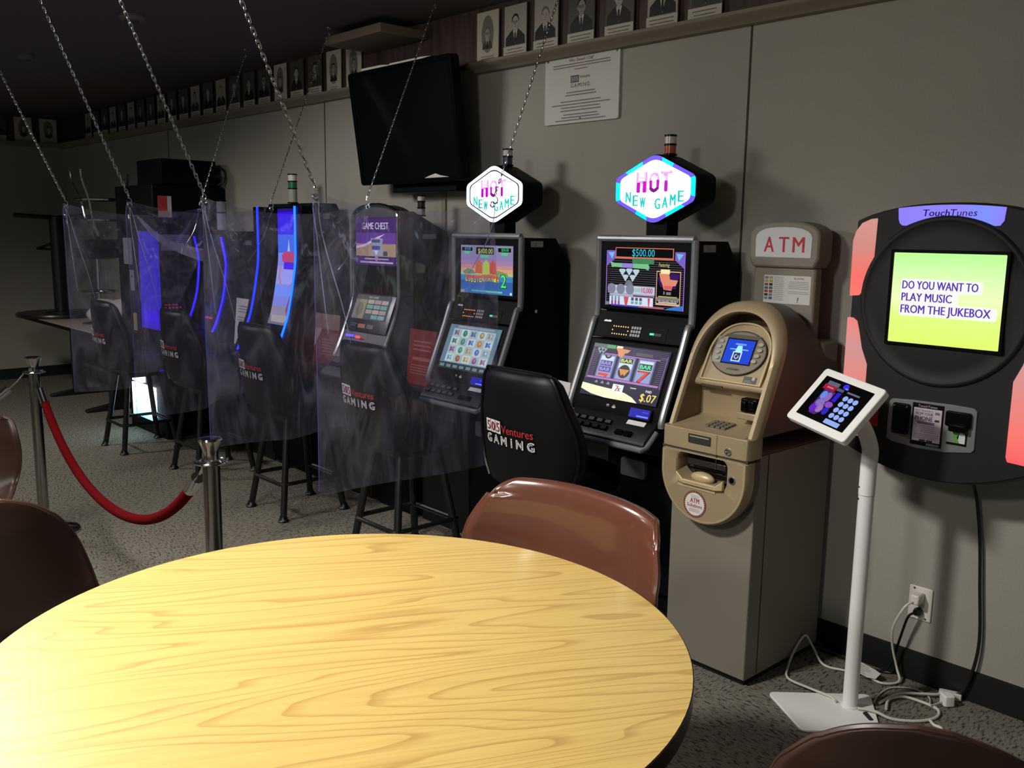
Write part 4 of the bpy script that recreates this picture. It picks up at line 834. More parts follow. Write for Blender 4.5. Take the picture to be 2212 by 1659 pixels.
def draw3(put):
    x0, x1 = -0.135, 0.125
    bands = [(1.625,1.605,(40,20,120)),(1.605,1.50,(50,10,240)),(1.50,1.47,(60,50,240)),(1.47,1.36,(70,110,240)),(1.36,1.28,(130,150,240)),(1.28,1.17,(160,165,245)),(1.17,1.10,(120,150,250)),(1.10,1.04,(130,140,225)),(1.04,0.98,(150,140,160)),(0.98,0.93,(120,110,140))]
    for a, b, c in bands:
        k = max(1, int((a-b)/0.02))
        for q in range(k): put([(x0,a-(a-b)*q/k),(x1,a-(a-b)*q/k),(x1,a-(a-b)*(q+1)/k),(x0,a-(a-b)*(q+1)/k)], em(c,1.0))
    put([(-0.02,1.37),(0.0,1.445),(0.012,1.37)], em((180,190,250),1.0), 1)
    put([(-0.09,1.345),(-0.05,1.368),(0.06,1.366),(0.10,1.345),(0.085,1.305),(-0.075,1.305)], em((200,70,110),1.0), 1)
    put([(-0.055,1.305),(0.07,1.305),(0.07,1.262),(-0.055,1.262)], em((80,30,240),1.0), 2)
    put([(-0.10,1.30),(-0.085,1.30),(-0.09,1.22),(-0.05,1.165),(-0.07,1.16),(-0.11,1.21)], em((190,140,160),0.95), 1); put([(0.11,1.30),(0.095,1.30),(0.10,1.22),(0.04,1.165),(0.06,1.155),(0.12,1.21)], em((190,120,150),0.95), 1)
    put([(0.06,1.105),(0.12,1.12),(0.12,0.985),(0.07,0.98),(0.04,1.02)], em((150,60,110),0.9), 1); put([(-0.12,0.985),(0.08,0.985),(0.06,0.945),(-0.10,0.945)], em((190,180,170),0.8), 1)
B3 = em((14,40,255),4.5); B3b = em((14,84,255),4.5); B2 = em((26,16,255),4.5); B2b = em((34,20,255),4.5)
curved_slot(-5.06, 1.655, PROF3, 'slot machine with two bright cyan-blue edge lights and a tall curved blue screen', (B3, B3b), 0.085, draw3, 0.229, (-5.03, 2.80, 1.655, [((150,150,140),0.075),((28,110,74),0.035),((200,196,186),0.034)], 0.026))
PROF2 = [(0.010,1.475),(0.040,1.30),(0.036,1.20),(0.014,1.045),(-0.045,0.87),(-0.085,0.80),(-0.105,0.765)]
def draw2(put):
    D = em((10,8,40),0.6)
    for q in range(30): a = 1.46-0.68*q/30; b = 1.46-0.68*(q+1)/30; put([(-0.17,a),(0.17,a),(0.17,b),(-0.17,b)], D)
    for q in range(4): put([(-0.10+0.03*q,0.90),(-0.08+0.03*q,0.90),(-0.08+0.03*q,0.885),(-0.10+0.03*q,0.885)], em((220,50,60),1.2), 1)
curved_slot(-6.05, 1.485, PROF2, 'slot machine with two deep blue curved edge lights and a dark screen', (B2, B2b), 0.06, draw2, 0.21, (-5.98, 2.79, 1.485, [((150,160,170),0.11),((120,124,130),0.07)], 0.032))

# ---- furthest machine, blue screen and glowing belly
loc = (-6.755, 2.50, 0)
t = thing('slot_machine', loc, 'furthest slot machine, tall and black with a solid blue screen and glowing white belly', 'slot machine', 'video slot machines along the wall')
mb = L(loc); mb.box(-0.345,0.355,0.02,0.50,0.0,1.49,BLK); mb.build('cabinet', t, 0.006)
mb = L(loc); mb.box(-0.35,0.36,-0.012,0.51,1.49,1.795,BLK); mb.build('header_box', t, 0.01)
mb = L(loc); mb.prism(rr(0.33,0.90,0.02,4,-0.18,1.03), -0.01, 0.02, BLKG, 'y'); mb.build('side_door', t, 0.002)
BLUEP = make_glow('blue_lit_panel', [(0,(60,30,200)),(0.12,(70,20,255)),(0.2,(60,40,200)),(1,(48,34,176))], 2, 0.80, 1.47, 0.9)
mb = L(loc); mb.prism([(0.05,0.79),(0.35,0.79),(0.35,1.475),(0.05,1.475)], -0.008, 0.02, BLUEP, 'y'); mb.build('blue_screen', t)
mb = L(loc); mb.prism([(0.10,0.50),(0.34,0.50),(0.34,0.62),(0.10,0.62)], -0.008, 0.02, em((50,20,240),0.9), 'y'); mb.build('lower_blue_light', t)
BELLY = make_glow('belly_lit_panel', [(0,(90,190,215)),(0.25,(170,235,245)),(0.45,(245,252,255)),(1,(235,250,255))], 2, 0.10, 0.50, 4.5)
mb = L(loc); mb.prism([(-0.23,0.11),(0.18,0.11),(0.18,0.355),(-0.23,0.355)], -0.004, 0.02, BELLY, 'y'); mb.build('belly_panel', t)
mb = L(loc); mb.prism([(-0.22,0.37),(-0.02,0.37),(-0.02,0.49),(-0.22,0.49)], -0.004, 0.02, BELLY, 'y'); mb.build('belly_window', t)
mb = MB(); mb.T = Matrix.Translation(Vector(loc)) @ frame((-0.18,-0.0115,1.03), (1,0,0), (0,0,1)); mb.prism(rr(0.17,0.19,0.002,2,0.03,0.30), 0, 0.001, ink((110,114,122))); mb.prism(rr(0.075,0.15,0.002,2,0.09,0.09), 0, 0.001, ink((124,126,134))); mb.prism(rr(0.07,0.13,0.002,2,0.11,-0.21), 0, 0.001, ink((160,150,84))); mb.prism(ell(0.02,0.02,12,0.09,0.12), 0.001, 0.0015, BLK); flat(mb, 'notices', t)
SD = lambda y, z: Matrix.Translation(Vector(loc)) @ frame((0.356,y,z), (0,1,0), (0,0,1))
mb = MB(); mb.T = SD(0.155,1.40); mb.prism(rr(0.24,0.11,0.002), 0, 0.001, ink((112,114,124))); mb.lines(-0.09,0.09,0.035,5,0.016,0.005,ink((84,86,98)),0.0015,jit=0.2); flat(mb, 'side_notice', t)
mb = MB(); mb.T = Matrix.Translation(Vector(loc)) @ frame((0.3605,0.072,1.645), (0,1,0), (0,0,1)); mb.prism(rr(0.095,0.145,0.002), 0, 0.001, ink((196,188,184))); mb.rect(-0.047,-0.03,0.018,0.072,ink((178,52,38)),0.0015); mb.rect(-0.047,-0.072,0.03,-0.03,ink((190,150,140)),0.0014); flat(mb, 'red_sticker', t)
mb = MB(); mb.T = SD(0.16,0.96); 
for k in range(9): mb.rect(-0.12+0.026*(k%5), -0.02+0.022*(k//5), -0.105+0.026*(k%5)+0.004*(k%2), -0.008+0.02*(k//5), em((150,30,40),0.7), 0.001)
flat(mb, 'red_glints', t)  # glowing marks imitate red reflections on the cabinet side
t = thing('speaker_box', (-6.62, 2.56, 1.797), 'plain black box on top of the furthest slot machine, loose cords behind it', 'box')
mb = MB(); mb.box(-6.84,-6.40,2.56,2.955,1.797,1.972,BLK); mb.build('case', t, 0.004)
mb = MB(); mb.tube(catmull([(-6.40,2.95,1.93),(-6.38,3.0,1.92),(-6.37,3.01,1.85),(-6.38,2.985,1.805)],6),0.006,CORDB,6); mb.tube(catmull([(-6.40,2.95,1.86),(-6.385,2.99,1.87),(-6.38,2.985,1.83),(-6.39,2.96,1.803)],6),0.005,CORDB,6); mb.build('cord', t)

# ---- filler shelves between the machines, with cards standing on them
def gap_shelf(x0, x1, label):
    t = thing('gap_shelf', ((x0+x1)/2, 2.85, 0), label, 'shelf', 'black filler shelves between slot machines')
    mb = MB(); mb.box(x0,x1,2.62,3.0,0.735,0.757,BLKM); mb.build('shelf_top', t, 0.003)
    mb = MB(); mb.box(x0+0.01,x1-0.01,2.82,2.99,0.0,0.735,BLKM); mb.build('filler_panel', t, 0.002)
gap_shelf(-2.895,-2.47,'black shelf between the reels machine and the beach-themed machine, under a white card')
gap_shelf(-3.785,-3.375,'black shelf between the beach-themed machine and the arched machine, under a red card')
gap_shelf(-4.745,-4.235,'black shelf between the arched machine and the bright blue edged machine, under a red card')
gap_shelf(-5.74,-5.37,'black shelf between the two blue edged machines, under a white sheet')
def leaflet(x, y, w, h, face, label, draw, rz=0.0):
    t = thing('leaflet_card', (x, y, 0.757), label, 'leaflet', rz=0.0)
    u = Vector((math.cos(rz), math.sin(rz), 0)); v = Vector((0,0.10,1)).normalized()
    F = frame((x, y, 0.757), u, v)
    mb = MB(); mb.T = F; mb.prism([(-w/2,0),(w/2,0),(w/2,h),(-w/2,h)], -0.003, 0.0, face); mb.build('card', t)
    mb = MB(); mb.T = frame(F @ Vector((0,0,0.0004)), u, v); draw(mb, w, h); flat(mb, 'print', t)
    mb = MB(); mb.T = F; mb.add([(-0.02,0.0,-0.003),(0.02,0.0,-0.003),(0.0,h*0.6,-0.003),(0.0,0.012,-0.06)], [(0,1,3),(1,2,3),(2,0,3)], face); mb.build('strut', t)
RC = ink((118,30,28)); RL = ink((160,84,78))
def dred(mb, w, h): mb.lines(-w*0.36,w*0.36,h*0.80,3,h*0.075,h*0.03,RL,center=True,jit=0.2); mb.lines(-w*0.36,w*0.36,h*0.5,1,0.02,h*0.06,RL,center=True,jit=0.1); mb.lines(-w*0.4,w*0.4,h*0.36,4,h*0.05,h*0.018,RL,center=True,jit=0.1)
def dred2(mb, w, h): mb.rect(-w/2,h*0.70,w/2,h,ink((150,120,104)),0.0003); mb.poly([(-w/2,h*0.7),(-w/2,h*0.3),(-w*0.2,h*0.7)], ink((190,150,140)), 0.0004); mb.lines(-w*0.2,w*0.34,h*0.5,6,h*0.06,h*0.022,RL,jit=0.3)
def dwhite(mb, w, h): mb.lines(-w*0.36,w*0.36,h*0.84,3,h*0.06,h*0.02,ink((130,130,136)),jit=0.2); mb.rect(-w*0.1,h*0.2,w*0.36,h*0.45,ink((110,104,104)),0.0003); mb.lines(-w*0.36,w*0.3,h*0.6,2,h*0.06,h*0.02,ink((130,130,136)),jit=0.3)
def dbrown(mb, w, h): mb.rect(0.0,0.0,w/2,h,ink((120,66,48)),0.0003); mb.poly(ell(w*0.26,h*0.4,16,w*0.25,h*0.62), ink((176,120,92)), 0.0005); mb.poly([(0.02,0.0),(w*0.5,0.0),(w*0.46,h*0.4),(w*0.2,h*0.34)], ink((140,80,52)), 0.0006); mb.lines(-w*0.42,-w*0.1,h*0.8,5,h*0.12,h*0.03,ink((170,168,164)),jit=0.4)
leaflet(-2.60,2.69,0.20,0.135,PAPER,'white folded card with a brown picture, right of the beach-themed machine',dbrown,-0.15)
leaflet(-3.585,2.66,0.215,0.27,RC,'plain red notice card with pale print, between the beach-themed and arched machines',dred)
leaflet(-4.50,2.68,0.255,0.28,RC,'red notice card with a brown picture along its top, beside the arched machine',dred2)
leaflet(-5.56,2.70,0.225,0.30,PAPER,'white paper sheet standing left of the bright blue edged machine',dwhite)
# ================================================================== cash machine
AX = -1.755
t = thing('cash_machine', (AX, 2.75, 0), 'champagne-coloured freestanding cash machine with a red ATM sign on top', 'cash machine')
Yf = lambda z: 2.46+max(0.0, z-0.80)*0.44-0.02*math.exp(-((z-0.80)/0.06)**2)*0
mb = MB(); mb.box(AX-0.172,AX+0.16,2.53,3.0,0.022,0.80,BEIGE); mb.build('safe_body', t, 0.004)
mb = MB(); mb.box(AX-0.16,AX+0.15,2.545,2.99,0.0,0.024,BLKM); mb.build('plinth', t)
mb = MB(); mb.box(AX+0.1595,AX+0.1612,2.60,2.604,0.03,0.80,SEAM); mb.box(AX+0.1595,AX+0.1612,2.56,2.99,0.795,0.799,SEAM); mb.build('side_seam', t)
def upper(a, zb, zs, zt, n=30, p=2.25):
    out = [(a, zb)]
    for k in range(n+1):
        q = PI*k/n; out.append((a*se(math.cos(q), 2/p), zs+(zt-zs)*abs(math.sin(q))**(2/p)))
    out.append((-a, zb)); return out
Uo = upper(0.174,0.862,1.085,1.283); Ui = upper(0.145,0.862,1.068,1.243)
Um = upper(0.164,0.862,1.083,1.273); Uj = upper(0.151,0.862,1.070,1.249)
P3 = lambda U, dy: [(AX+x, Yf(z)+dy, z) for x, z in U]
def hoodback(U): return [(AX+x*0.97, 3.0, z if z < 1.0 else 1.0+(z-1.0)*0.48) for x, z in U]
def strips(mb, loops, m):
    n = len(loops[0]); vs = [p for l in loops for p in l]; fs = [(k*n+i, k*n+i+1, (k+1)*n+i+1, (k+1)*n+i) for k in range(len(loops)-1) for i in range(n-1)]
    mb.add(vs, fs, m)
SHELLD = mat('bronze_side_plastic', (92, 80, 70), 0.55, 0.1, bump=0.1, bscale=500)
mb = MB(); strips(mb, [P3(Ui,0.10), P3(Ui,0.014), P3(Uj,0.0), P3(Um,0.0), P3(Uo,0.014), P3(Uo,0.045)], GOLD)
fas = mb.build('fascia_hood', t, angle=50)
mb = MB(); mid = [(AX+x*0.99, min(3.0, Yf(z)+0.16), z if z < 1.1 else 1.1+(z-1.1)*0.93) for x, z in Uo]
strips(mb, [P3(Uo,0.045), mid, hoodback(Uo)], SHELLD); hb = hoodback(Uo); mb.add(hb, [tuple(range(len(hb)))], SHELLD); mb.build('rear_shell', t, angle=50)
# cavity
LINING = mat('shaded_cavity_lining', (120, 102, 78), 0.5, 0.1)  # champagne plastic darkened to paint the shade inside the hood
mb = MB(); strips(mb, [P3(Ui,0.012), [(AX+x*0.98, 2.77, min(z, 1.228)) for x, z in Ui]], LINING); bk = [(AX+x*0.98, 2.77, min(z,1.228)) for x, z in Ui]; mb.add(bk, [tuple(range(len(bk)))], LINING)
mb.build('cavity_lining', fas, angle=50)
prof = [(2.475,0.862),(2.62,0.880),(2.636,0.888),(2.640,0.975),(2.632,0.985),(2.600,0.990),(2.594,1.0),(2.60,1.012),(2.66,1.09)]
mb = MB(); mb.grid(lambda u, v: Vector((AX-0.146+0.292*u, prof[int(round(v*(len(prof)-1)))][0], prof[int(round(v*(len(prof)-1)))][1])), 2, len(prof), GOLD); mb.build('keypad_tray', t, angle=60)
v = Vector((0,0.115,0.215)).normalized(); FP = frame((AX-0.006,2.600,1.010), (1,0,0), v)
mb = MB(); mb.T = FP; arch = [(x, max(0,z)) for x, z in upper(0.122,0.0,0.095,0.222,24)]
mb.prism(arch, -0.03, 0.0, GOLD); mb.ring(arch, [(x*0.93, 0.006+z*0.945) for x, z in arch], 0.0, 0.008, GOLDD); sp_ = mb.build('screen_panel', t, 0.002)
CE = Matrix.Translation((0,0.108,0))
mb = MB(); mb.T = FP @ CE; mb.prism(ell(0.208,0.158,40), 0.0, 0.008, mat('bezel_taupe',(122,112,98),0.4,0.2)); mb.ring(ell(0.213,0.163,40), ell(0.205,0.155,40), 0.0, 0.009, mat('bezel_gap',(40,38,36),0.6)); bz = mb.build('oval_bezel', sp_, 0.001)
mb = MB(); mb.T = FP @ CE @ Matrix.Translation((0,0.004,0.009)); mb.rect(-0.098,-0.046,-0.056,0.050,mat('bezel_light',(150,146,138),0.4,0.2)); mb.poly([(-0.070,0.062),(0.070,0.062),(0.056,0.046),(-0.056,0.046)],mat('bezel_shade',(74,68,62),0.5),0.0002); mb.rect(-0.058,-0.046,0.058,0.048,BLK,0.0003)
B1 = em((32,72,214),1.0); mb.rect(-0.053,-0.042,0.053,0.043,B1,0.0008); mb.rect(-0.02,0.024,0.022,0.030,em((130,160,250),1.0),0.0011); mb.lines(-0.036,0.036,0.010,1,0.01,0.004,em((140,180,250),1.0),0.0011,jit=0); mb.poly([(-0.014,0.0),(0.014,0.0),(0.009,0.022),(-0.009,0.022)],em((150,230,255),1.2),0.0012)
mb.rect(-0.020,-0.036,0.016,0.0,em((205,228,250),1.0),0.0014); mb.rect(-0.015,-0.032,0.011,-0.004,em((44,60,120),0.8),0.0017); mb.ring(ell(0.018,0.018,18,-0.002,-0.018), ell(0.011,0.011,18,-0.002,-0.018), 0.0019, 0.002, em((190,210,240),1.0)); mb.rect(-0.002,-0.014,0.008,-0.005,em((44,60,120),0.8),0.0022)
mb.text('HYOSUNG',0.0,-0.068,0.008,ink((66,60,54)),0.0002,w=0.048,bold=0.02)
flat(mb, 'display', bz)
for s in (-1, 1):
    for k in range(4):
        mb = MB(); mb.T = FP @ CE; x = s*(0.082-0.0035*abs(k-1.3)-0.002*k*(s>0)); mb.prism(ell(0.021,0.014,18,x,0.036-k*0.0205), 0.008, 0.014, mat('oval_key',(168,160,146),0.35,0.2)); mb.build('side_button', bz, 0.001)
mb = MB(); mb.T = FP @ Matrix.Translation((0.070,0.0,0.0)); mb.rect(-0.022,0.004,0.028,0.032,ink((86,84,80)),0.0012); mb.rect(0.010,0.020,0.020,0.031,ink((170,170,168)),0.0016); mb.lines(-0.018,0.012,0.018,3,0.005,0.002,ink((140,138,132)),0.0016); flat(mb, 'card_guide_label', sp_)
mb = MB(); mb.box(AX+0.058,AX+0.120,2.575,2.61,0.925,0.972,BLKG); mb.box(AX+0.064,AX+0.085,2.565,2.58,0.93,0.965,BLKG); mb.box(AX+0.092,AX+0.116,2.563,2.58,0.938,0.968,BLKG); mb.build('card_reader', t, 0.005)
mb = MB(); mb.box(AX+0.045,AX+0.128,2.575,2.64,0.900,0.924,GOLD); mb.build('card_reader_ledge', t, 0.004)
mb = MB(); mb.prism(rr(0.088,0.006,0.003,3,AX-0.072,0.993), 2.589, 2.597, mat('slot_dark',(58,50,40),0.6), 'y'); mb.build('receipt_slot', t)
kf = frame((AX,2.548,0.873), (1,0,0), (0,0.145,0.018))
mb = MB(); mb.T = kf
for i in range(4):
    for j in range(4): mb.prism(rr(0.0165,0.013,0.003,2,-0.030+i*0.0215,-0.026+j*0.0175), 0.0, 0.005, mat('metal_key',(126,122,112),0.4,0.4))
mb.build('keypad', t)
mb = MB(); mb.T = frame((AX,2.459,0.83), (1,0,0), (0,0,1)); mb.prism(rr(0.088,0.030,0.002,2,-0.015,0.004), 0, 0.002, ink((34,36,34))); mb.rect(-0.053,0.010,0.024,0.014,ink((150,146,130)),0.0026); flat(mb, 'instruction_plate', t)
mb = MB(); mb.T = frame((AX+0.098,2.462,0.813), (1,0,0), (0,0,1)); mb.lathe([(0.012,0.0),(0.012,0.006),(0.007,0.007),(0.005,0.003)], CHROME, 18); mb.build('security_lens', t)
# lower fascia with the cash opening
def lower(a, zc, zb, zt, n=36): return [(-a, zt)]+[(-a*math.cos(PI*k/n), zc-(zc-zb)*math.sin(PI*k/n)) for k in range(n+1)]+[(a, zt)]
def raysample(poly, c, n):
    out = []
    for k in range(n):
        a = 2*PI*(k+0.5)/n; d = (math.cos(a), math.sin(a)); best = None
        for i in range(len(poly)):
            p, q = poly[i], poly[(i+1)%len(poly)]; ex, ey = q[0]-p[0], q[1]-p[1]; den = d[0]*ey-d[1]*ex
            if abs(den) < 1e-12: continue
            px, py = p[0]-c[0], p[1]-c[1]; tt = (px*ey-py*ex)/den; uu = (px*d[1]-py*d[0])/den
            if tt > 0 and -1e-9 <= uu <= 1+1e-9 and (best is None or tt < best): best = tt
        out.append((c[0]+d[0]*best, c[1]+d[1]*best))
    return out
HC = (AX-0.004, 0.730); hole = [(HC[0]+x, HC[1]+y) for x, y in rr(0.198,0.098,0.024,5)]
Lo = [(AX+x, z) for x, z in lower(0.174,0.722,0.545,0.789)]; nS = 96
mb = MB(); o1 = raysample(Lo, HC, nS); i1 = raysample(hole, HC, nS)
c2 = (AX, 0.70); sh = lambda P, k: [(c2[0]+(x-c2[0])*k, c2[1]+(z-c2[1])*k) for x, z in P]
lp_ = lambda P, y: [(x, y, z) for x, z in P]
mb.loft([lp_(i1,2.525), lp_(i1,2.466), lp_([(HC[0]+(x-HC[0])*1.05, HC[1]+(z-HC[1])*1.07) for x, z in i1],2.46), lp_(sh(o1,0.955),2.46), lp_(o1,2.474), lp_(o1,2.50)], GOLD)
mb.loft([lp_(o1,2.50), lp_(o1,2.532)], SHELLD)
lf = mb.build('fascia_lower', t, angle=50)
mb = MB(); mb.ring(sh(o1,0.93), sh(o1,0.915), 2.4598, 2.4600, GOLDD, 'y'); mb.build('edge_line', lf)
mb = MB(); mb.box(AX-0.170,AX+0.170,2.465,2.535,0.786,0.794,SEAM); mb.build('ledge_gap', t); mb = MB(); mb.prism([(AX-0.173,2.54),(AX-0.173,2.478),(AX-0.165,2.464),(AX-0.150,2.4605),(AX+0.150,2.4605),(AX+0.165,2.464),(AX+0.173,2.478),(AX+0.173,2.54)], 0.793, 0.862, GOLD); mb.build('front_ledge', t, 0.002)
mb = MB(); mb.box(AX+0.052,AX+0.0535,2.4600,2.464,0.745,0.86,SEAM); mb.build('panel_joint', lf)
mb = MB(); mb.prism([(x, z) for x, z in hole], 2.522, 2.526, mat('cash_opening_dark',(46,40,33),0.6), 'y'); mb.build('cash_opening', lf)
mb = MB(); mb.box(AX-0.082,AX+0.072,2.49,2.524,0.736,0.757,mat('shutter_dark',(40,36,34),0.35)); mb.box(AX-0.076,AX+0.066,2.485,2.50,0.722,0.727,BLKG); mb.build('cash_shutter', lf, 0.002)
mb = MB(); mb.grid(lambda u, v: Vector((AX-0.004+(u-0.5)*0.188, 2.450-0.004*math.sin(PI*u)+0.06*v, 0.685+0.028*(2*u-1)**4+0.010*v)), 20, 4, GOLD); mb.prism([(AX-0.098,0.715),(AX-0.07,0.692),(AX+0.06,0.692),(AX+0.09,0.715),(AX+0.09,0.682),(AX+0.06,0.676),(AX-0.07,0.676),(AX-0.098,0.682)], 2.448, 2.462, GOLDD, 'y'); mb.build('tray_lip', lf, 0.003)
mb = MB(); mb.T = Matrix.Translation((AX-0.008,2.478,0.702)); mb.grid(lambda u, v: Vector((0.046*math.cos(2*PI*u)*math.sin(PI*v*0.999+0.0005), -0.020*math.sin(2*PI*u)*math.sin(PI*v*0.999+0.0005), 0.020*math.cos(PI*v))), 24, 12, GOLDD, True); mb.build('scoop', lf, angle=80)
mb = MB(); mb.T = frame((AX-0.012,2.4595,0.672), (1,0,0), (0,0,1)); mb.rect(-0.082,-0.008,0.070,0.004,GOLDD,0.002); flat(mb, 'pale_strip', lf)
mb = MB(); mb.T = frame((AX+0.118,2.46,0.722), (1,0,0), (0,0,1)); mb.lathe([(0.013,-0.002),(0.013,0.003),(0.009,0.003),(0.008,0.0)], STEEL, 18); mb.build('key_lock', lf)
mb = MB(); mb.T = frame((AX-0.022,2.4594,0.612), (1,0,0), (0,0,1)); mb.poly(ell(0.092,0.092,40), ink((110,34,40)), 0.0004)
for k in range(36): mb.poly(ell(0.0028,0.0028,6,0.0425*math.cos(2*PI*k/36),0.0425*math.sin(2*PI*k/36)), ink((206,190,150)), 0.0008)
mb.poly(ell(0.078,0.078,36), ink((214,210,204)), 0.0008); MR = ink((150,24,50))
mb.text('ATM',0,0.004,0.016,MR,0.0012,w=0.036,bold=0.035); mb.text('Solutions',0,-0.011,0.0125,MR,0.0012,w=0.060,bold=0.03); mb.lines(-0.02,0.02,0.030,2,0.005,0.0016,ink((150,150,150)),0.0012,center=True); mb.lines(-0.024,0.024,-0.016,3,0.0045,0.0016,ink((140,130,130)),0.0012,center=True)
o = flat(mb, 'round_sticker', lf); o['label'] = 'round white sticker with a red dotted rim'
# header sign and neck
mb = MB(); mb.prism([(AX-0.122,1.05),(AX+0.122,1.05),(AX+0.122,1.395),(AX-0.122,1.395)], 2.885, 2.935, BEIGE, 'y'); mb.box(AX-0.10,AX+0.165,2.90,3.0,1.0,1.145,BEIGE); nk = mb.build('sign_neck', t, 0.01)
mb = MB(); mb.T = frame((AX-0.0,2.8842,1.315), (1,0,0), (0,0,1)); mb.rect(-0.075,-0.048,0.108,0.050,PAPER,0.0); K1 = ink((60,60,62))
for r_ in range(7): 
    for c_ in range(2): mb.rect(-0.072+c_*0.018,0.036-r_*0.012,-0.058+c_*0.018,0.045-r_*0.012,ink(rng.choice([(150,60,60),(70,90,140),(40,40,44),(120,120,124),(170,150,90)])),0.0004)
mb.text('FEE NOTICE',0.062,0.038,0.005,K1,0.0004,bold=0.02); mb.lines(-0.034,0.006,0.044,13,0.0066,0.0018,ink((140,140,140)),jit=0.2); mb.lines(0.02,0.104,0.030,5,0.0058,0.0018,ink((140,140,140)),center=True,jit=0.2); mb.lines(0.02,0.104,-0.004,2,0.006,0.0018,ink((140,140,140)),center=True,jit=0.2)
mb.text('?',0.062,-0.042,0.018,K1,0.0004,bold=0.03)
flat(mb, 'fee_notice', nk)
mb = MB(); def_ = lambda w, zs, zt, zb: [(AX-w, zb),(AX+w, zb)]+[(AX+w*math.cos(PI*k/16)**1 if True else 0, zs+(zt-zs)*math.sin(PI*k/16)**0.8) for k in range(17)]
so = [(AX-0.12,1.392),(AX+0.12,1.392),(AX+0.136,1.425)]+[(AX+0.136*se(math.cos(PI*k/16),0.75), 1.500+0.052*math.sin(PI*k/16)**0.9) for k in range(17)]+[(AX-0.136,1.425)]
mb.prism(so, 2.872, 2.965, BEIGE, 'y'); sg = mb.build('header_sign', t, 0.008)
mb = MB(); mb.T = frame((AX,2.8708,0.0), (1,0,0), (0,0,1)); fc = [(-0.108,1.428),(0.108,1.428)]+[(0.110*se(math.cos(PI*k/16),0.75), 1.492+0.040*math.sin(PI*k/16)**0.9) for k in range(17)]
mb.poly(fc, mat('sign_acrylic',(206,206,212),0.35), 0.0); RD = ink((186,40,54))
for ch, x in (('A',-0.055),('T',0.003),('M',0.060)): mb.text(ch,x,1.446,0.052,RD,0.0006,bold=0.022,w=0.038 if ch != 'M' else 0.044)
flat(mb, 'sign_panel', sg)

# ================================================================== jukebox
JX = -1.165; t = thing('jukebox', (JX, 2.9, 0.757), 'charcoal wall-mounted jukebox with a lime green screen and glowing coral side panels', 'jukebox')
JF = lambda z0=0.0, y=2.80: frame((JX, y, z0), (1,0,0), (0,0,1))
def jout(w, zt0, zt1, zb0, zb1, n=14):
    P = []
    for k in range(n+1): q = -1+2*k/n; P.append((q*w, zb0+(zb1-zb0)*(1-q*q)))
    for k in range(n+1): q = 1-2*k/n; P.append((q*w*(0.985 if abs(q) == 1 else 1), zt0+(zt1-zt0)*(1-abs(q)**2.4)))
    return P
mb = MB(); mb.T = JF(); mb.loft([[(x, y, -0.21) for x, y in jout(0.285,1.552,1.598,0.845,0.775)],[(x, y, -0.03) for x, y in jout(0.296,1.556,1.606,0.832,0.758)],[(x*0.975, 0.005+y*0.9965, 0.0) for x, y in jout(0.296,1.552,1.604,0.838,0.764)]], JUKE, (True, True)); jb = mb.build('body', t, 0.003)
CORAL = make_glow('coral_lit_panel', [(0,(255,96,100)),(0.12,(255,120,110)),(0.42,(212,150,148)),(0.58,(255,128,122)),(0.74,(255,112,102)),(0.88,(214,140,130)),(1,(216,150,140))], 2, 0.86-0.757, 1.56-0.757, 0.95)
upL = [(-0.293,1.315),(-0.262,1.318),(-0.250,1.335),(-0.242,1.38),(-0.222,1.425),(-0.219,1.56),(-0.240,1.557),(-0.268,1.545),(-0.286,1.52),(-0.2945,1.49)]
loL = [(-0.2945,0.875),(-0.286,0.862),(-0.224,0.866),(-0.219,0.88),(-0.219,1.10),(-0.240,1.150),(-0.254,1.21),(-0.262,1.236),(-0.276,1.246),(-0.2945,1.246)]
for s in (-1, 1):
    for pl in (upL, loL):
        P = [(x*(-s), y) for x, y in pl]; mb = MB(); mb.T = JF(); mb.prism(P, -0.035, 0.006, CORAL); o = mb.build('light_panel', t, 0.003)
mb = MB(); mb.T = JF()
tp = [(-0.148,1.545)]+[(-0.152,1.556),(-0.155,1.590)]+[(-0.155+0.31*k/12, 1.590+0.0085*(1-(2*k/12-1)**2)) for k in range(1,12)]+[(0.155,1.590),(0.152,1.552),(0.142,1.538),(0.128,1.537)]+[(0.128-0.256*k/14, 1.537+0.030*(1-(2*k/14-1)**2)) for k in range(1,14)]+[(-0.128,1.537),(-0.140,1.538)]
VIO = make_glow('violet_lit_panel', [(0,(140,124,250)),(0.6,(140,128,252)),(0.85,(120,140,255)),(1,(136,126,250))], 0, -0.15, 0.15, 1.0)
mb.prism(tp, -0.01, 0.004, VIO); tsg = mb.build('top_sign', t, 0.001)
mb = MB(); mb.T = JF(0, 2.7955); NV = em((20,12,110),0.6)
mb.text('Touch',-0.078,1.5655,0.0195,NV,0.0,'l',w=0.078,bold=0.02,shear=0.12); mb.text('Tunes',0.002,1.5655,0.0195,NV,0.0,'l',w=0.076,shear=0.12); flat(mb, 'sign_lettering', tsg)
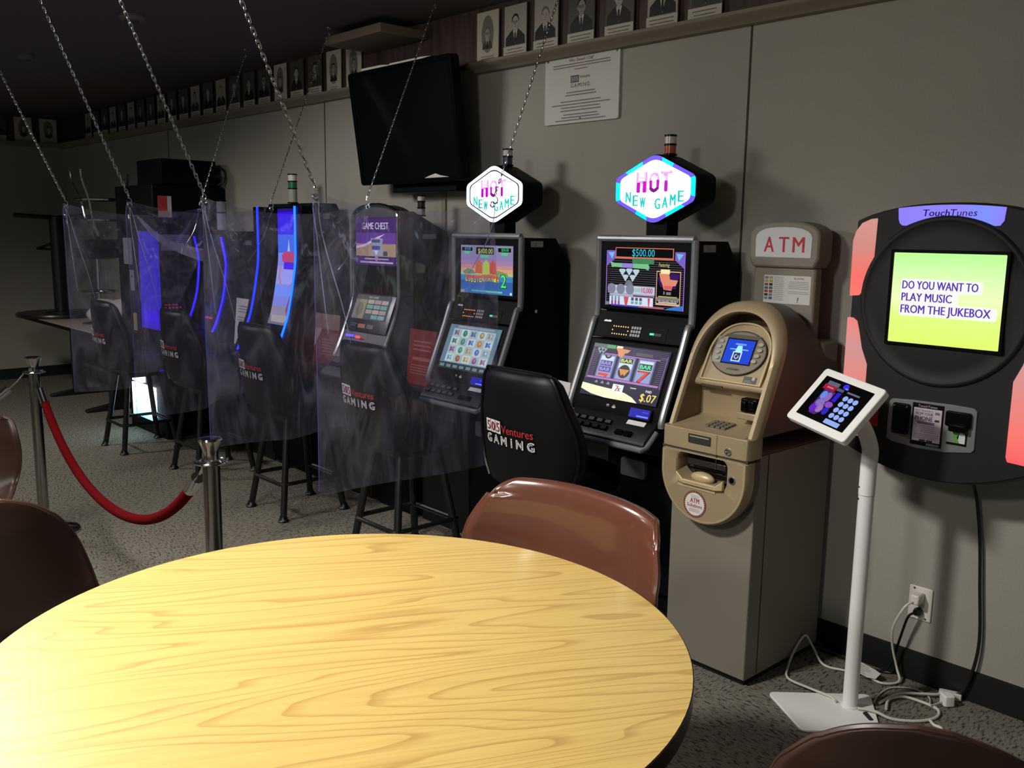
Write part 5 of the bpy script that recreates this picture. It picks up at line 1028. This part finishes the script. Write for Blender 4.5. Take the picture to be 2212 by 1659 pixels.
# round screen surround
CEN = (0.0, 1.312)
mb = MB(); mb.T = JF() @ Matrix.Translation((CEN[0], CEN[1], 0)); mb.lathe([(0.258,-0.004),(0.254,0.006),(0.246,0.011),(0.240,0.009),(0.233,0.004),(0.20,0.010),(0.12,0.013)], JUKE, 72); mb.build('round_surround', t, angle=60)
mb = MB(); mb.T = JF() @ Matrix.Translation((0.012,1.320,0.012)); mb.ring(rr(0.345,0.292,0.004,2), rr(0.326,0.273,0.002,2), 0.0, 0.006, BLKG); mb.prism(rr(0.345,0.292,0.004,2), -0.004, 0.001, BLK); sc_ = mb.build('screen_frame', t, 0.001)
LIME = make_glow('lime_screen', [(0,(226,255,110)),(0.30,(226,255,130)),(0.5,(240,255,190)),(0.72,(222,255,180)),(1,(186,255,150))], 2, 1.184-0.757, 1.456-0.757, 1.0)
mb = MB(); mb.T = JF() @ Matrix.Translation((0.012,1.320,0.0135)); mb.rect(-0.163,-0.1365,0.163,0.1365,LIME)
WB = em((250,250,246),1.0); 
for x0, x1, y0, y1 in ((-0.135,0.105,0.020,0.058),(-0.135,0.04,-0.016,0.022),(-0.135,0.150,-0.054,-0.015)): mb.poly(rr(x1-x0,y1-y0,0.008,3,(x0+x1)/2,(y0+y1)/2), WB, 0.0005)
VT = em((88,52,190),0.9)
for k, (s_, w_) in enumerate((('DO YOU WANT TO',0.222),('PLAY MUSIC',0.150),('FROM THE JUKEBOX',0.262))): mb.text(s_,-0.130,0.028-0.0365*k,0.0245,VT,0.001,'l',w=w_,bold=0.03)
flat(mb, 'screen', sc_)
# payment panel
mb = MB(); mb.T = JF(); pp = [(-0.136,0.876),(-0.134,0.995),(-0.126,1.004),(-0.06,1.008),(0.06,1.010),(0.120,1.008),(0.131,1.000),(0.132,0.884),(0.124,0.874),(0.05,0.862),(-0.04,0.860),(-0.118,0.868)]
mb.prism(pp, -0.004, 0.005, mat('payment_grey',(112,112,112),0.45)); pn = mb.build('payment_panel', t, 0.002)
mb = MB(); mb.T = JF(); mb.prism(rr(0.052,0.096,0.006,4,-0.092,0.946), 0.004, 0.016, BLKG); mb.prism(rr(0.040,0.012,0.005,3,-0.092,0.905), 0.014, 0.024, BLKG); ba = mb.build('bill_acceptor', pn, 0.003)
for x, y in ((-0.112,0.986),(-0.072,0.986),(-0.112,0.904),(-0.072,0.904)):
    mb = MB(); mb.T = JF(); mb.prism(ell(0.005,0.005,10,x,y), 0.015, 0.0175, STEEL); mb.build('screw', ba)
mb = MB(); mb.T = JF(); mb.prism([(-0.058,0.872),(0.036,0.872),(0.036,1.002),(-0.058,1.002)], 0.005, 0.008, BLK); mb.T = JF(0,2.7918)
mb.rect(-0.053,0.885,0.032,0.988,ink((190,176,188)),0.0); mb.text('TouchTunes',-0.012,0.991,0.007,ink((190,170,176)),0.0003,w=0.058); mb.text('PLAY THE JUKEBOX',-0.021,0.978,0.0045,K1,0.0004,w=0.054); mb.text('FROM YOUR',-0.021,0.966,0.009,ink((36,34,38)),0.0004,w=0.054,bold=0.02); mb.text('PHONE',-0.021,0.950,0.013,ink((24,22,26)),0.0004,w=0.054,bold=0.03)
mb.rect(0.012,0.972,0.026,0.980,ink((110,100,110)),0.0004); mb.rect(0.012,0.950,0.026,0.957,ink((40,32,44)),0.0004); mb.poly(rr(0.054,0.008,0.003,3,-0.014,0.943), ink((120,90,130)), 0.0005); mb.ring(ell(0.015,0.015,16,-0.042,0.928), ell(0.011,0.011,16,-0.042,0.928), 0.0004, 0.0006, ink((220,206,210))); mb.lines(-0.028,0.028,0.934,4,0.006,0.0018,ink((140,126,146)),jit=0.3); mb.lines(-0.05,0.03,0.908,3,0.006,0.0018,ink((130,118,130)),jit=0.2); mb.rect(-0.03,0.884,-0.012,0.891,ink((50,36,44)),0.0005); mb.rect(-0.008,0.884,0.010,0.891,ink((50,36,44)),0.0005); mb.rect(-0.008,0.874,0.030,0.881,ink((110,108,108)),0.0003)
flat(mb, 'phone_notice', pn)
mb = MB(); mb.T = JF(); mb.prism(rr(0.072,0.046,0.006,4,0.082,0.970), 0.004, 0.020, BLKG); mb.prism(rr(0.05,0.022,0.004,3,0.086,0.945), 0.010, 0.030, BLKG); mb.build('card_reader', pn, 0.003)
mb = MB(); mb.T = JF(0,2.7945); mb.rect(0.050,0.892,0.104,0.930,ink((120,130,120))); mb.poly([(0.066,0.932),(0.088,0.932),(0.082,0.898),(0.070,0.896)], ink((90,150,70)), 0.0004); mb.poly([(0.088,0.930),(0.104,0.924),(0.104,0.894),(0.092,0.892),(0.080,0.914)], ink((206,214,206)), 0.0004); mb.rect(0.050,0.890,0.108,0.897,BLK,0.0006); mb.rect(0.104,0.890,0.109,0.930,BLK,0.0006); flat(mb, 'green_card', pn)
mb = MB(); mb.T = JF(0,2.7985); mb.poly(rr(0.044,0.085,0.002,2,-0.190,0.948), ink((160,24,22)), 0.0); mb.rect(-0.212,0.955,-0.174,0.970,ink((196,180,150)),0.0005); mb.rect(-0.20,0.960,-0.180,0.965,ink((110,100,80)),0.0008); o = flat(mb, 'red_sticker', t)
mb = MB(); mb.tube(catmull([(-1.092,2.93,0.775),(-1.090,3.0,0.70),(-1.07,3.012,0.56),(-1.055,3.012,0.40),(-1.040,3.012,0.22),(-1.052,3.008,0.10),(-1.075,3.0,0.03),(-1.11,2.99,0.012)],6),0.0055,CORDB,8)
mb.build('power_cord', t)['label'] = 'black cord hanging down the wall'

# ================================================================== tablet on a white stand
PX, PYY = -1.292, 2.676
t = thing('tablet_stand', (PX, PYY, 0), 'white floor stand holding a tilted tablet in front of the jukebox', 'tablet stand')
pl = [(-1.520,2.555),(-1.315,2.425),(-1.150,2.600),(-1.285,2.800)]
def roundpoly(P, r, n=6):
    out = []
    for i in range(len(P)):
        a, b, c = Vector(P[i-1]), Vector(P[i]), Vector(P[(i+1)%len(P)]); u = (a-b).normalized(); w_ = (c-b).normalized()
        for k in range(n+1): q = k/n; out.append(tuple((b+u*r)*(1-q)**2+b*2*q*(1-q)+(b+w_*r)*q*q))
    return out
mb = MB(); mb.prism(roundpoly(pl,0.028), 0.001, 0.009, WHITE); bp_ = mb.build('base_plate', t, 0.0015)
mb = MB(); sl = [(-1.245,2.665),(-1.205,2.635),(-1.196,2.648),(-1.238,2.682)]; mb.prism(roundpoly(sl,0.006,3), 0.009, 0.0095, BLKM); mb.build('cable_slot', bp_)
mb = MB(); mb.lathe([(0.027,0.009),(0.027,0.014),(0.0235,0.016),(0.0235,0.712)], WHITE, 24, c=(PX,PYY,0)); mb.build('pole', t)
nk_ = catmull([(PX,PYY,0.714),(PX,PYY,0.80),(PX+0.003,PYY-0.008,0.868),(PX-0.014,PYY-0.050,0.945),(-1.345,2.563,0.994)],8)
mb = MB(); mb.tube(nk_, 0.0245, WHITE, 20); mb.build('curved_neck', t)
for z in (0.700,0.738):
    mb = MB(); mb.T = frame((PX-0.0155,PYY-0.0185,z), (0.77,-0.64,0), (0,0,1)); mb.prism(ell(0.006,0.006,10), 0, 0.0012, BLKM); mb.build('screw', t)
wv = Vector((0.849,-0.018,-0.358)); RT = Matrix.Translation((-1.349,2.543,1.008)) @ Matrix.Rotation(wv.length, 4, wv.normalized())
mb = MB(); mb.T = RT; mb.prism(rr(0.251,0.201,0.012,5), -0.024, 0.0, WHITE); en = mb.build('enclosure', t, 0.003)
mb = MB(); mb.T = RT @ Matrix.Translation((0,0,0.0012)); mb.poly(rr(0.199,0.151,0.002,2), mat('tablet_glass',(8,8,10),0.15), 0.0)
MZ = 0.0004
mb.rect(-0.075,0.050,-0.028,0.064,em((110,110,130),0.8),MZ); mb.rect(-0.080,0.032,-0.030,0.050,em((170,30,60),0.9),MZ*2); mb.lines(-0.066,-0.040,0.044,1,0.01,0.005,em((220,120,140),0.9),MZ*3,jit=0)
mb.poly([(-0.068,0.032),(-0.022,0.032),(-0.022,-0.045),(-0.034,-0.058),(-0.060,-0.058),(-0.068,-0.03)], em((80,50,130),0.85), MZ)
for x, y, a, b_, c in ((-0.055,0.012,0.022,0.03,(110,150,230)),(-0.036,0.01,0.024,0.036,(150,110,200)),(-0.046,-0.016,0.034,0.03,(140,120,200)),(-0.055,-0.038,0.03,0.03,(110,40,200)),(-0.034,-0.034,0.026,0.03,(170,120,190)),(-0.012,-0.012,0.03,0.022,(150,80,200)),(-0.008,-0.034,0.022,0.03,(50,40,200))): mb.poly(ell(a,b_,14,x,y), em(c,0.9), MZ*2)
mb.rect(-0.016,0.002,0.0,0.036,em((50,30,220),0.9),MZ*2); mb.rect(-0.028,0.040,0.0,0.050,em((90,96,120),0.8),MZ*2)
mb.poly(ell(0.022,0.018,14,-0.004,0.062), em((60,50,240),1.0), MZ); mb.rect(-0.002,0.053,0.010,0.058,em((130,130,240),1.0),MZ*2); mb.rect(0.014,0.044,0.064,0.050,em((120,110,150),0.8),MZ)
for i in range(3):
    for j in range(4): mb.poly(ell(0.0185,0.0185,18,0.024+i*0.0205,0.026-j*0.0218), em((150,176,246),1.0), MZ)
mb.poly(rr(0.060,0.016,0.002,2,0.044,-0.062), em((150,176,246),1.0), MZ)
flat(mb, 'tablet_screen', en)

# ================================================================== outlet and loose cords
t = thing('wall_outlet', (-1.243, WY-0.003, 0.222), 'white double outlet plate low on the wall below the jukebox', 'outlet')
FO = frame((-1.243, WY-0.0005, 0.278), (1,0,0), (0,0,1))
mb = MB(); mb.T = FO; mb.prism(rr(0.078,0.116,0.003,2), 0, 0.006, WPLAS); mb.build('plate', t, 0.002)
for y in (0.050,-0.050):
    mb = MB(); mb.T = FO; mb.prism(ell(0.007,0.007,10,0.022 if y < 0 else -0.022,y), 0.006, 0.0075, mat('brass_screw',(96,86,66),0.4,0.7)); mb.build('screw', t)
def cord(name, pts, r, m, label, extra=None, sub=8):
    o = Vector(pts[0]); t = thing(name, o, label, 'cord')
    mb = MB(); mb.tube(catmull(pts, sub), r, m, 8); mb.build('cable', t)
    if extra: extra(t)
    return t
def e1(t):
    mb = MB(); mb.box(-1.258,-1.228,2.975,3.023,0.285,0.320,WPLAS); mb.build('plug', t, 0.006)
    mb = MB(); mb.T = frame((-1.372,2.925,0.022), (0.9,-0.25,0.0), (0.2,0.75,0.45)); mb.prism([(-0.055,-0.02),(0.03,-0.022),(0.06,-0.012),(0.06,0.016),(0.03,0.02),(-0.055,0.02)], -0.001, 0.001, PAPER); mb.lines(-0.05,0.03,0.014,5,0.007,0.003,ink((150,150,150)),0.0015); mb.build('care_tag', t)
cord('extension_cord', [(-1.243,2.985,0.300),(-1.262,2.95,0.278),(-1.292,2.945,0.20),(-1.300,2.97,0.12),(-1.285,2.985,0.04),(-1.262,2.955,0.010),(-1.300,2.905,0.007),(-1.37,2.915,0.012),(-1.43,2.895,0.007),(-1.500,2.880,0.008),(-1.560,2.905,0.05),(-1.582,2.89,0.085),(-1.588,2.84,0.05),(-1.565,2.755,0.012),(-1.520,2.685,0.012),(-1.44,2.672,0.015),(-1.36,2.672,0.016),(-1.330,2.655,0.017)], 0.0042, CORDW, 'white extension cord looping from the outlet past the cash machine to the tablet stand', e1)
def e2(t):
    mb = MB(); mb.T = frame((-1.105,2.990,0.012), (0.9,0.35,0), (-0.35,0.9,0)); mb.prism(rr(0.068,0.026,0.004,3), -0.011, 0.012, WPLAS); mb.build('socket_block', t, 0.003)
cord('coiled_white_lead', [(-1.262,2.668,0.016),(-1.215,2.690,0.016),(-1.165,2.705,0.006),(-1.105,2.755,0.006),(-1.078,2.820,0.006),(-1.095,2.872,0.007),(-1.150,2.880,0.008),(-1.205,2.868,0.008),(-1.228,2.815,0.008),(-1.205,2.745,0.010)], 0.0048, CORDW, 'thick white lead coiled on the carpet right of the tablet stand base')
cord('power_lead', [(-1.240,2.770,0.006),(-1.222,2.862,0.014),(-1.170,2.922,0.014),(-1.138,2.958,0.012),(-1.130,2.980,0.012)], 0.0045, CORDW, 'white lead running to the socket block beside the baseboard', e2)
def e3(t):
    mb = MB(); mb.T = frame((-1.092,2.935,0.022), (0.8,-0.6,0), (0.6,0.8,0)); mb.prism(rr(0.036,0.036,0.007,4), -0.020, 0.018, WHITE); mb.build('charger', t, 0.004)
cord('charger_lead', [(-1.255,2.765,0.005),(-1.268,2.830,0.005),(-1.262,2.905,0.005),(-1.205,2.955,0.005),(-1.150,2.935,0.005),(-1.120,2.870,0.016),(-1.112,2.880,0.014),(-1.103,2.918,0.014)], 0.0022, CORDW, 'thin white charging lead ending in a small cube charger on the carpet', e3)
cord('white_lead_end', [(-1.085,2.790,0.006),(-1.062,2.770,0.006),(-1.040,2.768,0.006),(-1.028,2.745,0.006),(-1.036,2.725,0.006)], 0.0048, CORDW, 'short curled end of white lead just above the dark chair at lower right')
def e4(t):
    mb = MB(); mb.lathe([(0.013,0),(0.015,0.012),(0.011,0.026)], CORDB, 14); mb.v = [Vector((-1.243+v.x, 3.023-v.z, 0.252+v.y)) for v in mb.v]; mb.build('plug', t)
cord('black_lead', [(-1.243,2.998,0.252),(-1.262,2.985,0.235),(-1.285,2.99,0.15),(-1.308,2.99,0.05),(-1.340,2.985,0.010),(-1.43,2.985,0.006),(-1.57,2.985,0.006)], 0.0042, CORDB, 'black lead from the lower outlet socket running along the baseboard', e4)

# ================================================================== round oak table and shell chairs
TX, TY, TR, TZ = -1.392, 0.862, 0.637, 0.74
t = thing('round_table', (TX, TY, 0), 'large round table with a yellow oak-grain top and dark edge in the foreground', 'table')
mb = MB(); mb.lathe([(0.02,TZ-0.002),(TR-0.003,TZ-0.002),(TR-0.0005,TZ),(0.02,TZ)], OAK, 128, c=(TX,TY,0)); 
mb = MB(); mb.prism(ell(2*TR-0.004,2*TR-0.004,128,TX,TY), TZ-0.026, TZ, OAK); mb.build('tabletop', t)
mb = MB(); mb.ring(ell(2*TR,2*TR,128,TX,TY), ell(2*TR-0.01,2*TR-0.01,128,TX,TY), TZ-0.034, TZ-0.0012, MAROON); mb.build('edge_band', t)
mb = MB(); mb.lathe([(0.16,TZ-0.03),(0.16,TZ-0.036),(0.038,TZ-0.05),(0.038,0.09),(0.05,0.06)], BLKM, 24, c=(TX,TY,0)); mb.build('pedestal', t)
for k in range(4):
    a = PI/4+k*PI/2; mb = MB(); mb.tube([(TX+0.03*math.cos(a),TY+0.03*math.sin(a),0.075),(TX+0.18*math.cos(a),TY+0.18*math.sin(a),0.055),(TX+0.34*math.cos(a),TY+0.34*math.sin(a),0.022)],0.022,BLKM,10); mb.build('foot_arm', t)
def shell_chair(x, y, rz, m, label, zt=0.85, sw=1.0, dome=False):
    t = thing('shell_chair', (x, y, 0), label, 'chair', 'brown moulded shell chairs'); t.rotation_euler = (0,0,rz)
    pr = [(-0.235,0.425),(-0.20,0.440),(-0.08,0.428),(0.06,0.420),(0.16,0.435),(0.215,0.49),(0.245,0.58),(0.272,0.68),(0.292,0.76),(0.300,zt-0.05),(0.306,zt-0.018),(0.318,zt-0.002),(0.334,zt-0.004)]
    wd = [0.17,0.22,0.245,0.262,0.285,0.305,0.315,0.312,0.298,0.272,0.252,0.226,0.205]
    if dome:
        pr[7:] = [(0.272,zt-0.16),(0.288,zt-0.10),(0.297,zt-0.05),(0.303,zt-0.018),(0.306,zt)]; wd[4:] = [0.262,0.25,0.232,0.205,0.175,0.135,0.085,0.02]; pr = pr[:12]
    CP = catmull([(p[0], p[1], q) for p, q in zip(pr, wd)], 4); n = len(CP)
    def fn(u, v):
        c = CP[min(n-1, int(round(v*(n-1))))]; q = 2*u-1; w_ = c.z*sw
        ay = max(0.0, min(1.0, (c.y-0.45)/0.25)); lift = (abs(q)**2.6)*min(1.0, c.z/0.27)**2
        return Vector((q*w_, c.x-0.115*ay*lift*(1-0.30*max(0,(c.y-0.74)/0.1)), c.y+0.07*(1-ay)*lift-0.012*max(0,ay)*lift*(1 if c.y > zt-0.05 else 0)))
    mb = MB(); mb.T = Matrix.Translation(Vector((x, y, 0))); mb.grid(fn, 33, n, m); s_recalc[0] = False; o = mb.build('seat_shell', t, angle=180); s_recalc[0] = True
    so = o.modifiers.new('thickness', 'SOLIDIFY'); so.thickness = 0.012; so.offset = 0
    mb = MB(); mb.T = Matrix.Translation(Vector((x, y, 0))); rim = [fn(0.0, k/(n-1)) for k in range(n)]+[fn(k/32, 1.0) for k in range(1,33)]+[fn(1.0, k/(n-1)) for k in range(n-2,-1,-1)]+[fn(k/32, 0.0) for k in range(31,0,-1)]
    mb.tube(rim, 0.0061, m, 8, True); mb.build('rolled_rim', o)
    mb = MB(); mb.T = Matrix.Translation(Vector((x, y, 0))); mb.lathe([(0.10,0.418),(0.10,0.405),(0.028,0.39),(0.028,0.10)], BLKM, 18); mb.build('column', t)
    for k in range(4):
        a = PI/4+k*PI/2; mb = MB(); mb.T = Matrix.Translation(Vector((x, y, 0))); mb.tube([(0.02*math.cos(a),0.02*math.sin(a),0.10),(0.15*math.cos(a),0.15*math.sin(a),0.075),(0.27*math.cos(a),0.27*math.sin(a),0.02)],0.017,CHROME,10); mb.build('leg', t)
    return t
shell_chair(-1.495, 1.325, -0.03, BROWN, 'glossy reddish-brown shell chair across the table, in front of the cash machine', 0.866, 1.07)
shell_chair(-0.565, 1.425, math.radians(204.6), BROWNSHADE, 'brown shell chair at lower right, darkened for shade, only its rounded back showing', 0.872, 1.0, True)
shell_chair(-2.745, 0.60, math.radians(-104), BROWNSHADE, 'brown shell chair left of the oak table, darkened as in shadow', 0.835, 0.9, True)
shell_chair(-3.69, 0.585, math.radians(80), BROWNSHADE, 'brown shell chair cut off at the left edge beyond the shadowed chair', 0.83)

# ================================================================== rope posts
def post(x, y, label):
    t = thing('rope_post', (x, y, 0), label, 'stanchion', 'chrome rope posts')
    mb = L((x,y,0)); mb.lathe([(0.16,0.0),(0.16,0.010),(0.10,0.026),(0.03,0.038)], CHROME, 36); mb.build('base', t)
    mb = L((x,y,0)); mb.lathe([(0.0255,0.03),(0.0255,0.795)], mat('polished_steel_pole',(158,154,150),0.2,1.0), 24); mb.build('pole', t)
    mb = L((x,y,0)); mb.tube([(0.046*math.cos(2*PI*k/28),0.046*math.sin(2*PI*k/28),0.806) for k in range(28)],0.0045,CHROME,8,True); mb.lathe([(0.028,0.796),(0.034,0.800),(0.034,0.806),(0.028,0.812)], CHROME, 24); cl = mb.build('collar', t)
    for k in range(4):
        a = k*PI/2+0.5; mb = L((x,y,0)); mb.box(-0.004,0.046,-0.004,0.004,0.801,0.806,CHROME); R2 = Matrix.Translation((x,y,0)) @ Matrix.Rotation(a,4,'Z') @ Matrix.Translation((-x,-y,0)); mb.v = [R2 @ v for v in mb.v]; mb.build('spoke', cl)
    mb = L((x,y,0)); mb.lathe([(0.024,0.808),(0.0225,0.825),(0.0245,0.845),(0.033,0.866),(0.036,0.874),(0.034,0.879),(0.02,0.882)], CHROME, 30); mb.build('flared_cap', t)
    return t
A = (-2.60,1.150); B = (-4.79,1.25); D3 = (-5.02,-0.95)
post(*A, 'chrome rope post just behind the table edge'); post(*B, 'chrome rope post further back at the left, with ropes on both sides')
post(*D3, 'chrome rope post beyond the left edge of the picture')
def rope(A, B, zl, label):
    A = Vector((*A, 0.80)); B = Vector((*B, 0.80)); d = (B-A).normalized(); t = thing('velvet_rope', tuple(A), label, 'rope', 'red velvet ropes')
    p0 = A+d*0.050; p1 = B-d*0.050; pts = []; Ln = (p1-p0).length
    a = Ln/2; k = (0.80-zl)/(math.cosh(1.9)-1)
    for i in range(41):
        q = -1+2*i/40; p = p0.lerp(p1, i/40); p.z = zl+k*(math.cosh(1.9*q)-1)-0.012; pts.append(p)
    mb = MB(); mb.tube(pts[2:-2], 0.0185, RED, 14); mb.build('velvet_cover', t)
    for s in (0, 1):
        e = pts[:4] if s == 0 else pts[-4:][::-1]; mb = MB(); mb.tube([e[1].lerp(e[2],0.2), e[2], e[2].lerp(e[3],0.6)], 0.0205, CHROME, 14)
        P0 = e[0]; mb.tube([e[1].lerp(e[2],0.2), e[0].lerp(e[1],0.5), P0+Vector((0,0,0.006)), P0+Vector((0,0,0.018))-d*(0.006 if s == 0 else -0.006)], 0.0045, CHROME, 8); mb.build('end_hook', t)
    return t
rope(A, B, 0.415, 'red velvet rope drooping between the two visible rope posts')
rope(B, D3, 0.42, 'red velvet rope leaving the left post toward the brown chair at the edge')

# ================================================================== far corner: grey table and furniture stacked on it
GX0, GX1, GY0, GY1, GZ = -9.3, -7.22, 2.33, 2.96, 0.70
t = thing('folding_table', ((GX0+GX1)/2, (GY0+GY1)/2, 0), 'long grey-topped table in the far left corner with furniture stacked on it', 'table')
mb = MB(); mb.box(GX0,GX1,GY0,GY1,GZ-0.022,GZ,GREYTOP); mb.build('tabletop', t, 0.004)
mb = MB(); mb.ring([(GX0-0.002,GY0-0.002),(GX1+0.002,GY0-0.002),(GX1+0.002,GY1+0.002),(GX0-0.002,GY1+0.002)],[(GX0+0.004,GY0+0.004),(GX1-0.004,GY0+0.004),(GX1-0.004,GY1-0.004),(GX0+0.004,GY1-0.004)],GZ-0.03,GZ-0.002,BLK); mb.build('edge_band', t)
for x in (-8.72,-7.78):
    mb = MB(); mb.box(x-0.04,x+0.04,2.60,2.70,0.03,GZ-0.03,BLKM); lg = mb.build('leg', t, 0.004)
    mb = MB(); mb.prism([(2.40,0.0),(2.90,0.0),(2.90,0.022),(2.70,0.055),(2.60,0.055),(2.40,0.022)], x-0.03, x+0.03, BLKM, 'x'); mb.build('foot', lg, 0.004)
mb = MB(); mb.box(-9.0,-7.5,2.78,2.80,0.25,GZ-0.04,BLKM); mb.build('modesty_panel', t)
UX, UY = -8.93, 2.60
t = thing('upturned_table', (UX, UY, GZ), 'dark pedestal table lying upside down on the grey table, its crossed feet in the air', 'table')
mb = MB(); mb.lathe([(0.37,GZ+0.001),(0.375,GZ+0.02),(0.37,GZ+0.032)], MAROON, 48, c=(UX,UY,0)); mb.build('round_top', t)
mb = MB(); mb.lathe([(0.13,GZ+0.032),(0.13,GZ+0.042),(0.058,GZ+0.05),(0.058,1.585)], BLKM, 20, c=(UX,UY,0)); mb.build('pedestal', t)
for k in range(4):
    a = k*PI/2+0.30+PI/2; ca, sa = math.cos(a), math.sin(a); mb = MB(); mb.tube([(UX+0.02*ca,UY+0.02*sa,1.578),(UX+0.38*ca,UY+0.38*sa,1.592)],0.020,BLKM,8); mb.build('foot_arm', t)
mb = MB(); mb.tube([(UX-0.03,UY,1.36),(UX-0.26,UY-0.10,1.30)],0.012,BLKM,6); mb.tube([(UX-0.03,UY,1.29),(UX-0.26,UY-0.10,1.30)],0.012,BLKM,6); mb.build('hook_bracket', t)
QX, QY = -7.98, 2.63
t = thing('pedestal_stool', (QX, QY, GZ), 'chrome pedestal stool standing on the grey table behind the furthest divider', 'stool')
mb = MB(); mb.lathe([(0.15,GZ),(0.15,GZ+0.01),(0.05,GZ+0.03),(0.022,GZ+0.05),(0.022,1.24)], CHROME, 24, c=(QX,QY,0)); mb.build('column', t)
mb = MB(); mb.tube([(QX+0.14*math.cos(2*PI*k/24),QY+0.14*math.sin(2*PI*k/24),0.97) for k in range(24)],0.010,CHROME,8,True); mb.tube([(QX-0.14,QY,0.97),(QX+0.14,QY,0.97)],0.008,CHROME,6); mb.build('foot_ring', t)
mb = MB(); mb.lathe([(0.10,1.24),(0.19,1.255),(0.20,1.29),(0.18,1.325),(0.10,1.335)], VINYL, 30, c=(QX,QY,0)); mb.build('seat', t)
IX, IY = -7.78, 2.66
t = thing('upturned_stool', (IX, IY, 1.337), 'bar stool upside down on the pedestal stool, four bent chrome legs pointing up', 'stool')
mb = MB(); mb.lathe([(0.12,1.337),(0.19,1.345),(0.20,1.375),(0.17,1.40)], VINYL, 30, c=(IX,IY,0)); mb.build('seat', t)
for k in range(4):
    a = k*PI/2+0.65; ca, sa = math.cos(a), math.sin(a); mb = MB(); mb.tube(catmull([(IX+0.13*ca,IY+0.13*sa,1.40),(IX+0.20*ca,IY+0.20*sa,1.56),(IX+0.235*ca,IY+0.235*sa,1.72),(IX+0.30*ca,IY+0.30*sa,1.85),(IX+0.315*ca,IY+0.315*sa,1.94)],5),0.011,CHROME,8); mb.build('leg', t)
for z, r in ((1.715,0.235),(1.555,0.20)):
    mb = MB(); mb.tube([(IX+r*math.cos(2*PI*k/28),IY+r*math.sin(2*PI*k/28),z) for k in range(28)],0.010,CHROME,8,True); mb.build('leg_ring', t)
mb = MB(); rg = random.Random(5)
ph = [rg.uniform(0,6) for _ in range(8)]
def bag(u, v):
    a = 2*PI*u; q = PI*v; r = 1+0.14*math.sin(3*a+ph[0]+4*q)+0.10*math.sin(7*a+ph[1])*math.sin(q)+0.08*math.sin(5*q+ph[2]+2*a)
    return Vector((-7.46+0.22*r*math.cos(a)*math.sin(q), 2.56+0.17*r*math.sin(a)*math.sin(q), GZ+0.003+0.115*(1-math.cos(q))*(1+0.25*math.sin(2*a+ph[3])*math.sin(q))))
mb.grid(bag, 40, 20, mat('cloudy_plastic_bag',(176,172,164),0.3), True)
tag(mb.build('plastic_bag', None, angle=60), 'crumpled pale plastic bag on the right end of the grey table', 'bag')
